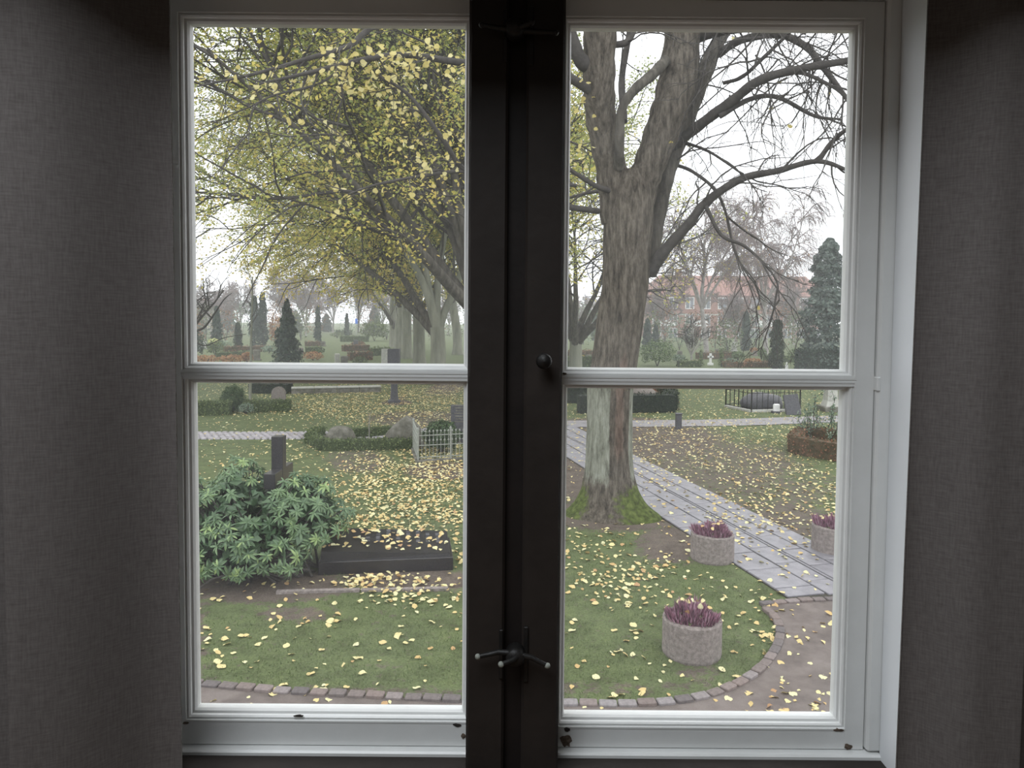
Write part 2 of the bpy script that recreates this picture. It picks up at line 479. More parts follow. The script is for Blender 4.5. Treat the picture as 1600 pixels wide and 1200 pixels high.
M['rhodo1'] = leafmat('rhododendron_leaf_single', RH, 0.35, 0.15, obj_random=True, spec=0.5)
M['hedge'] = leafmat('box_hedge_leaf', [(0.0, (0.05, 0.075, 0.03)), (0.6, (0.115, 0.155, 0.06)), (1.0, (0.19, 0.235, 0.09))], 0.5, 0.15)
M['darkhedge'] = leafmat('yew_hedge_leaf', [(0.0, (0.012, 0.02, 0.012)), (0.7, (0.03, 0.045, 0.025)), (1.0, (0.05, 0.07, 0.035))], 0.6, 0.1)
M['hedgecore'] = noisy('hedge_inside', [(0.3, (0.03, 0.045, 0.018)), (0.7, (0.075, 0.10, 0.04))], 14, 0.9, 0.5)
M['rustcore'] = noisy('rusty_hedge_inside', [(0.3, (0.05, 0.05, 0.025)), (0.55, (0.10, 0.07, 0.04)), (0.75, (0.15, 0.095, 0.06))], 6, 0.9, 0.5)
M['redhedge'] = leafmat('rusty_hedge_leaf', [(0.0, (0.05, 0.07, 0.03)), (0.4, (0.14, 0.09, 0.05)), (0.8, (0.26, 0.12, 0.07)), (1.0, (0.34, 0.18, 0.10))], 0.6, 0.2)
M['conifer'] = leafmat('conifer_needles', [(0.0, (0.015, 0.03, 0.022)), (0.7, (0.04, 0.065, 0.045)), (1.0, (0.07, 0.10, 0.07))], 0.7, 0.1)
M['bluespruce'] = leafmat('blue_green_needles', [(0.0, (0.03, 0.05, 0.042)), (0.6, (0.09, 0.12, 0.10)), (1.0, (0.18, 0.22, 0.19))], 0.7, 0.1)
M['shrub'] = leafmat('shrub_leaf', [(0.0, (0.05, 0.085, 0.035)), (0.6, (0.13, 0.19, 0.08)), (1.0, (0.23, 0.30, 0.14))], 0.5, 0.25)
M['topiary'] = leafmat('topiary_leaf', [(0.0, (0.025, 0.05, 0.02)), (0.6, (0.06, 0.10, 0.04)), (1.0, (0.11, 0.16, 0.07))], 0.5, 0.1)
M['silver'] = leafmat('silvery_shrub_leaf', [(0.0, (0.10, 0.15, 0.10)), (0.6, (0.20, 0.27, 0.19)), (1.0, (0.34, 0.40, 0.30))], 0.5, 0.25)
M['orange'] = leafmat('orange_autumn_leaf', [(0.0, (0.20, 0.10, 0.06)), (0.6, (0.42, 0.23, 0.11)), (1.0, (0.55, 0.36, 0.19))], 0.6, 0.35)
M['purple'] = leafmat('heather_flower', [(0.0, (0.16, 0.12, 0.13)), (0.3, (0.27, 0.14, 0.19)), (0.7, (0.42, 0.22, 0.30)), (1.0, (0.56, 0.42, 0.48))], 0.7, 0.2)
M['grassblade'] = leafmat('grass_blade', [(0.0, (0.075, 0.10, 0.04)), (0.6, (0.12, 0.165, 0.06)), (1.0, (0.19, 0.24, 0.10))], 0.6, 0.25)
M['paleyellow'] = leafmat('pale_yellow_flower', [(0.0, (0.55, 0.58, 0.25)), (1.0, (0.75, 0.75, 0.45))], 0.6, 0.3)
M['rooftile'] = noisy('red_roof_tiles', [(0.3, (0.22, 0.10, 0.08)), (0.7, (0.30, 0.15, 0.12))], 2, 0.8, 0)
M['redbrick'] = noisy('red_brick_far', [(0.3, (0.24, 0.115, 0.085)), (0.7, (0.32, 0.165, 0.13))], 1.5, 0.85, 0)
M['winframe'] = noisy('white_far_window', [(0.3, (0.75, 0.75, 0.75)), (0.7, (0.82, 0.82, 0.82))], 3, 0.6, 0)
M['farglass'] = noisy('far_window_pane', [(0.3, (0.10, 0.11, 0.13)), (0.7, (0.2, 0.22, 0.25))], 2, 0.15, 0)
M['bluesign'] = noisy('blue_enamel', [(0.3, (0.05, 0.16, 0.60)), (0.7, (0.07, 0.2, 0.7))], 3, 0.4, 0)
M['ochre'] = noisy('ochre_render', [(0.3, (0.55, 0.48, 0.34)), (0.7, (0.62, 0.55, 0.40))], 2, 0.9, 0)

# ------------------------------------------------------------------ room shell
def struct(o, cat=None, label=None):
    return tag(o, label, cat, kind='structure')
X = lambda px, Y=1.2: at(px, 575, Y).x
Z = lambda py, Y=1.2: at(800, py, Y).z
FLOOR, CEIL = 1.7, 5.1
RX, RY0, WF = 1.9, -2.3, 1.10       # room half width, back wall, inner face of the window wall
OXL, OXR, OZB, OZT = X(240), X(1391), Z(1170), Z(-35)   # opening in the window wall
struct(MB().box((-RX, RY0, FLOOR - 0.2), (RX, 1.235, FLOOR)).build('floor', M['roomfloor']))
struct(MB().box((-RX - .2, RY0 - .2, CEIL), (RX + .2, 1.235, CEIL + 0.2)).build('ceiling', M['roomwall']))
struct(MB().box((-RX - .2, RY0 - .2, 0), (-RX, 1.235, CEIL)).build('wall_left', M['roomwall']))
struct(MB().box((RX, RY0 - .2, 0), (RX + .2, 1.235, CEIL)).build('wall_right', M['roomwall']))
struct(MB().box((-RX, RY0 - .2, 0), (RX, RY0, CEIL)).build('wall_back', M['roomwall']))
w = MB()
w.box((-RX, WF, 0), (OXL, 1.235, CEIL)).box((OXR, WF, 0), (RX, 1.235, CEIL))
w.box((OXL, WF, 0), (OXR, 1.235, OZB - 0.03)).box((OXL, WF, OZT), (OXR, 1.235, CEIL))
struct(w.build('wall_front', M['reveal']))

# ------------------------------------------------------------------ window: frame, two casements, glass
def mitred(mb, rect, prof):
    """moulding swept around a rectangle; prof = [(outward offset, Y)]"""
    x0, x1, z0, z1 = rect
    rings = []
    for d, y in prof:
        rings.append([(x0 - d, y, z0 - d), (x1 + d, y, z0 - d), (x1 + d, y, z1 + d), (x0 - d, y, z1 + d)])
    v = np.array(rings).reshape(-1, 3)
    f = []
    for i in range(len(prof) - 1):
        for j in range(4):
            j2 = (j + 1) % 4
            f.append((i * 4 + j, i * 4 + j2, (i + 1) * 4 + j2, (i + 1) * 4 + j))
    mb.add(v, f)
SY = 1.2
PROF = [(0.0, SY + .030), (0.0, SY + .016), (.0025, SY + .011), (.006, SY + .0095), (.0065, SY + .005), (.009, SY + .0025), (.0125, SY + .0035), (.013, SY - .0005), (.016, SY - .0005), (.0165, SY + .001)]
wf = struct(thing('window_1', (0, SY, OZB)))          # fixed outer frame
fr = MB()
fr.bevbox((OXL, SY - .012, OZB - .03), (X(266), SY + .034, OZT), .002).build('jamb', M['paint'], wf)
j = MB()
j.bevbox((X(1367.5), SY - .010, Z(1166)), (OXR + .001, SY + .034, OZT), .004)
j.build('jamb', M['paint'], wf)
MB().bevbox((OXL, SY - .012, Z(-4)), (OXR, SY + .034, OZT), .002).build('head', M['paint'], wf)
s = MB()
s.bevbox((OXL, SY - .016, Z(1180)), (OXR, SY + .034, Z(1168)), .003)
s.build('sill', M['paint'], wf)
MB().bevbox((OXL, SY - .024, Z(1190) - .004), (OXR, SY + .06, Z(1180.5) - .0015), .003).build('sill_lip', M['paint'], wf)
struct(MB().box((OXL - .1, WF - .05, OZB - .40), (OXR + .12, SY - .005, Z(1192, 1.17))).build('trim_1', M['brownpaint']))
MB().box((OXR - .004, WF + .001, OZB - .03), (OXR - .0005, SY - .011, OZT)).build('reveal_lining', M['reveal'], wf)

def casement(name, gx0, gx1, sx0, sx1, zt, zmu, zml, zb, ztop, zbot):
    r = struct(thing(name, ((sx0 + sx1) / 2, SY, zbot)))
    m = .0155
    up, lo = (gx0, gx1, zmu, zt), (gx0, gx1, zb, zml)
    b = MB(); b.box((sx0, SY, zbot), (gx0 - m, SY + .04, ztop)); b.build('stile', M['paint'], r)
    b = MB(); b.box((gx1 + m, SY, zbot), (sx1, SY + .04, ztop)); b.build('stile', M['paint'], r)
    b = MB(); b.box((gx0 - m, SY, zt + m), (gx1 + m, SY + .04, ztop)); b.build('top_rail', M['paint'], r)
    b = MB(); b.box((gx0 - m, SY + .0004, zbot), (gx1 + m, SY + .04, zb - m)); b.build('bottom_rail', M['paint'], r)
    b = MB(); b.box((gx0 - m, SY + .0004, zml + .0075), (gx1 + m, SY + .04, zmu - .011)); b.build('glazing_bar', M['paint'], r)
    for rect, ins in ((up, 'upper'), (lo, 'lower')):
        b = MB(); mitred(b, rect, PROF)
        b.build('moulding', M['paint'], r)
        g = MB(); g.box((rect[0] - .004, SY + .0225, rect[2] - .004), (rect[1] + .004, SY + .0255, rect[3] + .004))
        g.build('pane', M['glass'], r)
    return r
rng = random.Random(4)
def chip(parent, px, py, w, h, Y, m='oldwood', seed=0):
    """irregular flake of bare wood / opened joint where the paint is gone"""
    rr = random.Random(seed)
    c = at(px, py, Y)
    n = 14
    ring = []
    for i in range(n):
        a = i / n * 2 * math.pi
        q = 0.72 + 0.45 * rr.random()
        ring.append((c.x + math.cos(a) * w * q, c.y, c.z + math.sin(a) * h * q))
    front = ring + [(c.x, c.y - .0008, c.z)]
    back = [(x_, y_ + .002, z_) for x_, y_, z_ in ring]
    f = [(i, (i + 1) % n, n) for i in range(n)] + [(i, n + 1 + i, n + 1 + (i + 1) % n) for i in range(n)] + [(i, n + 1 + (i + 1) % n, (i + 1) % n) for i in range(n)]
    MB().add(front + back, f).build('peeled_patch', M[m], parent)
W1 = casement('window_2', X(296), X(723.5), X(272), X(792), Z(35), Z(571), Z(603), Z(1117), Z(-2), Z(1166.5))
W2 = casement('window_3', X(888), X(1324), X(818), X(1366), Z(37), Z(575), Z(607), Z(1123), Z(-2), Z(1166.5))
for par, px, py, w_, h_, m_ in ((W2, 884, 1158, .010, .011, 'oldwood'), (W2, 886, 1140, .006, .004, 'gap'), (W2, 1325, 1167, .007, .005, 'oldwood'), (W2, 1310, 1141, .009, .0028, 'oldwood'),
                                (W1, 714, 1133, .007, .003, 'gap'), (W1, 724, 1150, .004, .005, 'oldwood'), (W1, 290, 1130, .006, .0022, 'oldwood'), (W1, 280, 1145, .0012, .012, 'gap'),
                                (W2, 882, 584, .0035, .002, 'oldwood'), (W1, 467, 1119, .009, .002, 'gap')):
    chip(par, px, py, w_, h_, SY - .0008, m_, int(px))
# raised waist joint on the right stile
MB().bevbox((X(1366), SY - .0115, Z(606)), (X(1372), SY + .02, Z(584)), .0015).build('hinge_plate', M['paint'], W2)

# central post with two boards and a recessed strip between them
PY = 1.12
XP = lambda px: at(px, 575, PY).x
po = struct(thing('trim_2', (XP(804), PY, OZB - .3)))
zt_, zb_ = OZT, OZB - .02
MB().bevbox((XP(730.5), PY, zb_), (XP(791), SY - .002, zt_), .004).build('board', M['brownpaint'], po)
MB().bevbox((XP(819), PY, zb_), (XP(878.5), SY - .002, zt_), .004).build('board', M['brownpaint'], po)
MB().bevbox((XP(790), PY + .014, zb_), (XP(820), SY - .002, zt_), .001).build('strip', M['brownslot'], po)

def tubepx(mb, pts, r, k=8):
    mb.tube([at(*p) for p in pts], r, k)
def latch(py0, arms, label):
    c = at(805, py0, PY - .012)
    r = thing('window_latch', c, label, 'latch', 'iron latches on the dark post')
    p_ = MB(); p_.bevbox((XP(783), PY - .004, c.z - .045), (XP(789), PY + .001, c.z + .035), .001)
    p_.bevbox((XP(822), PY - .004, c.z - .05), (XP(829), PY + .001, c.z + .04), .001)
    p_.build('plate', M['iron'], r)
    h = MB(); prof = [(0.0001, -.018), (.012, -.018), (.015, -.012), (.015, .010), (.010, .014), (.0001, .014)]
    hv = MB(); hv.lathe(prof, 14)
    v = hv.V[0]
    v = np.stack((v[:, 0], v[:, 2], v[:, 1]), 1) + np.array(c)
    h.add(v, hv.F4[0][:, ::-1]); h.build('pivot', M['iron'], r, smooth=True)
    for pts in arms:
        a = MB(); tubepx(a, pts, [.0055] * (len(pts) - 2) + [.0045, .0035], 8)
        e = at(*pts[-1])
        a.build('arm', M['iron'], r, smooth=True)
        k_ = MB(); q = [(0.0001, -.005), (.004, -.003), (.005, 0), (.004, .003), (.0001, .005)]
        k_.lathe(q, 8, e); k_.build('tip', M['steel'] if py0 > 600 else M['iron'], r, smooth=True)
    return r
latch(47, [[(805, 47, PY - .02), (780, 44, PY - .022), (753, 39, PY - .022)], [(805, 47, PY - .02), (838, 50, PY - .022), (868, 51, PY - .022)], [(805, 47, PY - .02), (820, 40, PY - .03), (831, 35, PY - .035)]],
      'black iron latch at the top of the dark window post')
latch(1022, [[(805, 1020, PY - .02), (778, 1019, PY - .022), (747, 1026, PY - .022)], [(805, 1022, PY - .02), (830, 1027, PY - .022), (855, 1040, PY - .024)], [(812, 1022, PY - .02), (800, 1032, PY - .035), (783, 1038, PY - .04)]],
      'black iron latch low on the dark window post')
kn = MB(); prof = [(.0001, 0), (.006, 0), (.006, .012), (.011, .016), (.0125, .022), (.010, .028), (.0001, .030)]
kt = MB(); kt.lathe(prof, 16); c = at(849, 563, PY)
v = kt.V[0]; kn.add(np.stack((v[:, 0], -v[:, 2], v[:, 1]), 1) + np.array((c.x, PY, c.z)), kt.F4[0])
kn.build('knob', M['iron'], po, smooth=True)

struct(MB().bevbox((-1.85, .84, 3.73), (1.85, WF, 4.0), .01).build('shade_board', M['brownpaint']))  # unseen board added above the view to shade the window top
# curtains: pleated sheets hanging from the ceiling
def curtain(px0, px1, label, seed, edge_tilt, phase, deep):
    x0, x1 = at(px0, 575, 1.06).x, at(px1, 575, 1.06).x
    nx, nz = 180, 40
    zs = np.linspace(FLOOR + .15, 3.728, nz)
    u = np.linspace(0, 1, nx)
    w_ = abs(x1 - x0)
    V = []
    for side in (0, 1):
        for z_ in zs:
            t = (z_ - 3.2)
            xx = x0 + (x1 - x0) * u + edge_tilt * t * (u if px1 > px0 else u)
            yy = 1.06 - .011 * np.sin(2 * math.pi * (u * w_ / .21) + phase + .25 * math.sin(z_ * 1.1 + seed)) - .004 * np.sin(2 * math.pi * u * w_ / .083 + seed + .4 * z_) * (0.6 + .4 * np.sin(z_ + seed))
            bu = np.clip((1 - u) / .58, 0, 1) * np.clip((u - .33) / .14, 0, 1); yy -= deep * bu * bu * (3 - 2 * bu)
            V.append(np.stack((xx, yy + side * .003, np.full(nx, z_)), 1))
    V = np.concatenate(V)
    i, jj = np.meshgrid(np.arange(nz - 1), np.arange(nx - 1), indexing='ij')
    q = np.stack((i * nx + jj, i * nx + jj + 1, (i + 1) * nx + jj + 1, (i + 1) * nx + jj), -1).reshape(-1, 4)
    o = nz * nx
    ed = [(r_ * nx + e, (r_ + 1) * nx + e, o + (r_ + 1) * nx + e, o + r_ * nx + e) for r_ in range(nz - 1) for e in (0, nx - 1)]
    mb = MB(); mb.add(V, np.concatenate((q, (q + o)[:, ::-1], np.array(ed))))
    return tag(mb.build('curtain', M['curtain'], smooth=True), label, 'curtain')
curtain(-90, 268, 'dark taupe linen curtain hanging left of the window', 1, -.004, 1.2, .11)
curtain(1700, 1431, 'dark taupe linen curtain hanging right beside the white window reveal', 5, .008, 2.4, .06)

# ------------------------------------------------------------------ ground
nrng = np.random.default_rng(11)
def soft(px, py, lst):
    out = np.zeros_like(px)
    for cx, cy, rx, ry, s_ in lst:
        d = np.sqrt(((px - cx) / rx) ** 2 + ((py - cy) / ry) ** 2)
        out = np.maximum(out, s_ * np.clip((1.25 - d) / .5, 0, 1))
    return out
MUD = [(400, 915, 140, 26, .75), (640, 905, 110, 18, .75), (308, 1000, 14, 90, .5), (960, 805, 115, 24, .8), (1050, 850, 55, 30, .7),
       (1010, 690, 130, 32, .6), (1110, 730, 150, 45, .45), (1180, 775, 110, 40, .4), (1230, 815, 70, 30, .55), (900, 730, 50, 55, .8), (960, 662, 90, 10, .8), (1260, 760, 60, 30, .25),
       (690, 735, 60, 14, .7), (660, 655, 90, 14, .45), (560, 720, 50, 20, .4), (620, 629, 22, 4, .9), (500, 1078, 250, 8, .45), (960, 1075, 160, 8, .4), (700, 606, 30, 5, .8), (460, 960, 60, 12, .5), (1090, 1050, 40, 12, .4)]
xs = np.concatenate((np.linspace(-220, -10, 36)[:-1], np.arange(-10, 12, .12), np.linspace(12, 220, 36)[1:]))
ys = np.concatenate((np.linspace(-6, 4.5, 6)[:-1], np.arange(4.5, 27, .12), np.linspace(27.1, 300, 50)))
gx, gy = np.meshgrid(xs, ys)
gp = np.stack((gx, gy, np.zeros_like(gx)), -1).reshape(-1, 3)
ppx, ppy = project(gp)
mud = soft(ppx, ppy, MUD)
mud[gp[:, 1] < 4] = .3
nz_ = np.array([noise.noise(Vector((p[0] * .7, p[1] * .7, 3))) if 4 < p[1] < 27 and abs(p[0]) < 12 else 0 for p in gp])
gp[:, 2] = np.where((gp[:, 1] > 4.5) & (gp[:, 1] < 40), nz_ * .008, 0) - .004
i, jj = np.meshgrid(np.arange(len(ys) - 1), np.arange(len(xs) - 1), indexing='ij')
nx = len(xs)
gm = MB(); gm.add(gp, np.stack((i * nx + jj, i * nx + jj + 1, (i + 1) * nx + jj + 1, (i + 1) * nx + jj), -1).reshape(-1, 4), mud + 1e-4)
struct(gm.build('ground', M['ground'], smooth=True))

EDGE = [(150, 1062), (280, 1066), (330, 1072), (420, 1080), (520, 1086), (620, 1091), (720, 1096), (800, 1099), (890, 1101), (990, 1102), (1070, 1096), (1130, 1080), (1178, 1055), (1206, 1025), (1219, 995), (1212, 968), (1188, 946)]
ROW = [(1188, 946), (1240, 941), (1310, 937), (1400, 932), (1500, 928)]
def catmull(pts, n=10):
    P = [Vector(p) for p in pts]
    P = [P[0] * 2 - P[1]] + P + [P[-1] * 2 - P[-2]]
    o = []
    for i in range(1, len(P) - 2):
        a, b, c, d = P[i - 1:i + 3]
        for t in np.linspace(0, 1, n, endpoint=False):
            o.append(.5 * ((2 * b) + (c - a) * t + (2 * a - 5 * b + 4 * c - d) * t * t + (3 * b - a - 3 * c + d) * t ** 3))
    o.append(P[-2])
    return o
edge = catmull([G(*p) for p in EDGE])
row = catmull([G(*p) for p in ROW], 6)
poly = [Vector((-40, edge[0].y + .3, 0))] + edge + row[1:] + [Vector((40, row[-1].y + 1, 0)), Vector((40, 1.5, 0)), Vector((-40, 1.5, 0))]
me = bpy.data.meshes.new('gravel_path')
me.from_pydata([(p.x, p.y, .008) for p in poly], [], [list(range(len(poly)))[::-1]])
me.materials.append(M['gravel'])
me.flip_normals() if me.polygons[0].normal.z < 0 else None
o = bpy.data.objects.new('gravel_path', me); COL.objects.link(o); struct(o)

def resample(P, step):
    P = np.array([p[:] for p in P]); d = np.r_[0, np.cumsum(np.linalg.norm(np.diff(P, axis=0), axis=1))]
    t = np.arange(0, d[-1], step)
    return [Vector([np.interp(q, d, P[:, k]) for k in range(3)]) for q in t]
ed = struct(thing('brick_edging', edge[0]))
brng = random.Random(2)
brick_meshes = []
for k in range(4):
    L, W_, H_ = .152 - .01 * k * .5, .088, .055
    brick_meshes.append(MB().bevbox((-L / 2, -W_ / 2, -.05), (L / 2, W_ / 2, H_ - .02), .008).mesh('brick', M['brick']))
for path, w_off in ((edge, 0.0), (row, 0.0)):
    P = resample(path, .162)
    for a, b in zip(P, P[1:]):
        c = (a + b) / 2; t = b - a
        if c.x < -4 or c.x > 5.6: continue
        R_ = Matrix.Rotation(math.atan2(t.y, t.x) + brng.uniform(-.04, .04), 3, 'Z') @ Matrix.Rotation(brng.uniform(-.03, .03), 3, 'X')
        link('brick', brng.choice(brick_meshes), ed, (c.x, c.y, brng.uniform(-.006, .006)), R_)

# slab path: two wide rows, a narrow drain strip, two more rows
sp0, sp1 = G(1014, 797), G(1226, 932)     # left edge
sd = (sp1 - sp0).normalized()
sn = Vector((-sd.y, sd.x, 0))              # points to the right side of the path (+x)
if sn.x < 0: sn = -sn
org = G(1226, 932) + sd * .9
slp = struct(thing('slab_path', org))
b = MB(); L_ = 19.0
q = [org + sd * .35, org + sn * 1.62 + sd * 1.3, org + sn * 1.62 - sd * L_, org - sd * L_]
b.add([(p.x, p.y, z_) for z_ in (-.05, .006) for p in q], [(4, 5, 6, 7), (0, 1, 5, 4), (1, 2, 6, 5), (2, 3, 7, 6), (3, 0, 4, 7)])
b.build('joint_bed', M['joint'], slp)
ang = math.atan2(sd.y, sd.x)
inside = lambda p: True
SB = {}
def slab_mesh(w, l):
    if (w, l) not in SB:
        SB[(w, l)] = MB().bevbox((-l / 2, -w / 2, -.04), (l / 2, w / 2, .0), .006).mesh('slab', M['slab'])
    return SB[(w, l)]
rowend = row[0]
for off, wd, ln0, st in ((0.0, .50, .62, 0.0), (.51, .33, .62, .31), (.85, .05, 1.0, .2), (.91, .33, .62, .1), (1.25, .37, .62, .42)):
    s_ = -3.0; first = True
    while s_ < 3:
        qx_, qy_ = project(np.array((org + sn * (off + wd / 2) - sd * s_)[:]))
        if qy_ < np.interp(qx_, [1188, 1240, 1310, 1400, 1500], [938, 934, 930, 925, 921]): break
        s_ += .02
    cut = .25 + st * .6
    while s_ < L_ - .6:
        ln = cut if first else ln0; first = False
        c = org + sn * (off + wd / 2) - sd * (s_ + ln / 2)
        px_, py_ = project(np.array((c + sd * ln * .35)[:]))
        yrow = np.interp(px_, [1188, 1240, 1310, 1400, 1500], [938, 933, 929, 924, 920])
        if True:
            R_ = Matrix.Rotation(ang, 3, 'Z') @ Matrix.Rotation(brng.uniform(-.006, .006), 3, 'X') @ Matrix.Rotation(brng.uniform(-.006, .006), 3, 'Y')
            link('slab', slab_mesh(wd - .014, ln - .016), slp, (c.x, c.y, .022 + brng.uniform(-.003, .003)), R_)
        s_ += ln

# cross path: setts on the left, smooth on the right
cpath = [G(-150, 680), G(487, 680.5), G(700, 674), G(885, 664), G(1000, 663), G(1150, 661), G(1320, 655), G(1420, 652)]
def strip(P, w0, w1, z_):
    v, f = [], []
    for i, p in enumerate(P):
        t = (P[min(i + 1, len(P) - 1)] - P[max(i - 1, 0)]).normalized(); n_ = Vector((-t.y, t.x, 0))
        v += [(p + n_ * w0)[:2] + (z_,), (p + n_ * w1)[:2] + (z_,)]
    f = [(2 * i, 2 * i + 2, 2 * i + 3, 2 * i + 1) for i in range(len(P) - 1)]
    return v, f
cp = catmull(cpath, 8)
i0 = 8 * 2
mbp = MB(); v, f = strip(cp[24:], -.55, .75, .012); mbp.add(v, f)
struct(mbp.build('cross_path', M['asphalt']))
sm = MB()
Ps = resample(cp[:16] , .17)
for a, b_ in zip(Ps, Ps[1:]):
    if a.x < -14: continue
    t = (b_ - a).normalized(); n_ = Vector((-t.y, t.x, 0))
    for k in range(-3, 4):
        c = a + n_ * (k * .165 + brng.uniform(-.01, .01)) + t * (.085 if k % 2 else 0)
        R_ = Matrix.Translation((c.x, c.y, 0)) @ Matrix.Rotation(math.atan2(t.y, t.x) + brng.uniform(-.1, .1), 4, 'Z')
        sm.box((-.072, -.07, -.03), (.072, .07, .03 + brng.uniform(-.008, .008)), R_, taper=.25)
tag(sm.build('sett_path', M['sett']), 'path of small grey stone setts crossing the lawn', 'path', kind='stuff')

# ------------------------------------------------------------------ scatter helpers, leaf templates
def frames(nrm, rng_):
    n_ = np.asarray(nrm, float); n_ = n_ / (np.linalg.norm(n_, axis=1)[:, None] + 1e-9)
    r_ = rng_.normal(size=n_.shape)
    t = r_ - (r_ * n_).sum(1)[:, None] * n_
    t /= np.linalg.norm(t, axis=1)[:, None] + 1e-9
    return np.stack((t, np.cross(n_, t), n_), -1)     # columns: along, across, normal
DIA = (np.array([(-1, 0, 0), (0.1, -.62, .18), (1, 0, -.05), (.1, .62, .18)]) * .5, [(0, 1, 2), (0, 2, 3)])
def heart():
    """curled lime leaf, folded along its rib, tip bent down"""
    half = [(-.42, .18), (-.30, .40), (-.05, .47), (.20, .36), (.40, .16)]
    mid = [(-.34, 0), (-.15, 0), (.05, 0), (.25, 0), (.58, 0)]
    v = [(x_, 0, -.10 * x_ * x_) for x_, _ in mid]
    for s_ in (1, -1):
        v += [(x_, s_ * y_, .16 * y_ + .05 * math.sin(7 * x_ + s_) - .1 * x_ * x_) for x_, y_ in half]
    f = []
    for b0, flip in ((5, False), (10, True)):
        for i in range(4):
            q = [(i, i + 1, b0 + i + 1), (i, b0 + i + 1, b0 + i)]
            f += [t[::-1] if flip else t for t in q]
    n0 = len(v)
    v += [(-.34, .015, -.01), (-.34, -.015, -.01), (-.75, .0, .03)]
    f.append((n0, n0 + 1, n0 + 2))
    return np.array(v), f
HEART = heart()
CURL = (np.array([(-.5, 0, 0), (-.15, -.42, .14), (.28, -.34, .05), (.58, 0, .0), (.28, .34, .12), (-.15, .42, .04), (0, 0, -.03)]), [(0, 1, 6), (1, 2, 6), (2, 3, 6), (3, 4, 6), (4, 5, 6), (5, 0, 6)])
def blade():
    """long leathery leaf, ribbed and drooping"""
    st = [(0, .02), (.2, .09), (.45, .14), (.7, .13), (.9, .06), (1.0, 0.0)]
    v, f = [], []
    for x_, w_ in st:
        z_ = -.28 * x_ * x_
        v += [(x_, w_, z_ + .35 * w_), (x_, 0, z_), (x_, -w_, z_ + .35 * w_)]
    for i in range(5):
        a = i * 3
        f += [(a, a + 1, a + 4), (a, a + 4, a + 3), (a + 1, a + 2, a + 5), (a + 1, a + 5, a + 4)]
    return np.array(v), [t[::-1] for t in f]
BLADE = blade()

def cloud(mb, P, N, size, rng_, T=DIA, lo=.7, hi=1.3, a=None):
    n_ = len(P)
    mb.stamp(T[0], T[1], frames(N, rng_), np.asarray(P), size * rng_.uniform(lo, hi, n_), rng_.random(n_) * .98 + .01 if a is None else a)
def ellip(c, r, n_, rng_, shell=.55, zmin=-1):
    d = rng_.normal(size=(int(n_ * 1.6) + 20, 3)); d /= np.linalg.norm(d, axis=1)[:, None]
    d = d[d[:, 2] > zmin][:n_]
    q = rng_.random(len(d)) ** .5 * (1 - shell) + shell
    lump = 1 + .14 * np.sin(d[:, 0] * 7 + c[0]) * np.sin(d[:, 2] * 6 + c[1]) + .1 * np.sin(d[:, 1] * 9 + 3 * d[:, 2])
    return np.asarray(c) + d * np.asarray(r) * (q * lump)[:, None], d
def rock(mb, c, r, seed, sub=3, amp=.28, flat=0.0):
    bm = bmesh.new(); bmesh.ops.create_icosphere(bm, subdivisions=sub, radius=1)
    for v_ in bm.verts:
        n_ = noise.noise(v_.co * 1.3 + Vector((seed, 0, 0))) * amp + noise.noise(v_.co * 3.5 + Vector((0, seed, 0))) * amp * .35
        v_.co *= 1 + n_
        if v_.co.z < -flat: v_.co.z = -flat
    v = [(c[0] + q.co.x * r[0], c[1] + q.co.y * r[1], c[2] + q.co.z * r[2]) for q in bm.verts]
    f = [[q.index for q in t.verts] for t in bm.faces]
    bm.free(); mb.add(v, f)

def bush(name, px, pybase, w_px, h_px, label, m='shrub', n_=900, size=None, cat='shrub', group=None, D=None, stems=True, zmin=-.75, depth=None, org=None):
    g = G(px, pybase) if D is None else Vector((at(px, pybase, D).x, D, 0))
    k = g.y / F
    w_, h_ = w_px * k / 2, h_px * k
    r = thing(name, (g.x, g.y, 0), label, cat, group)
    rg = np.random.default_rng(int(px * 7 + pybase))
    mb = MB(); P, N = ellip((g.x, g.y, h_ * .52), (w_, depth or w_, h_ * .5), n_, rg, zmin=zmin)
    P[:, 2] = np.maximum(P[:, 2], .02)
    cloud(mb, P, N + rg.normal(size=N.shape) * .7, size or max(.05, 3.2 * k), rg)
    mb.build('foliage', M[m], r, kind='stuff')
    st = MB()
    for q in range(5):
        a = rg.random() * 6.28
        st.tube([(g.x, g.y, -.02), (g.x + math.cos(a) * w_ * .25, g.y + math.sin(a) * w_ * .25, h_ * .4), (g.x + math.cos(a) * w_ * .5, g.y + math.sin(a) * w_ * .5, h_ * .7)], [.03, .02, .01], 5)
    st.build('stems', M['barkdark'], r)
    return r
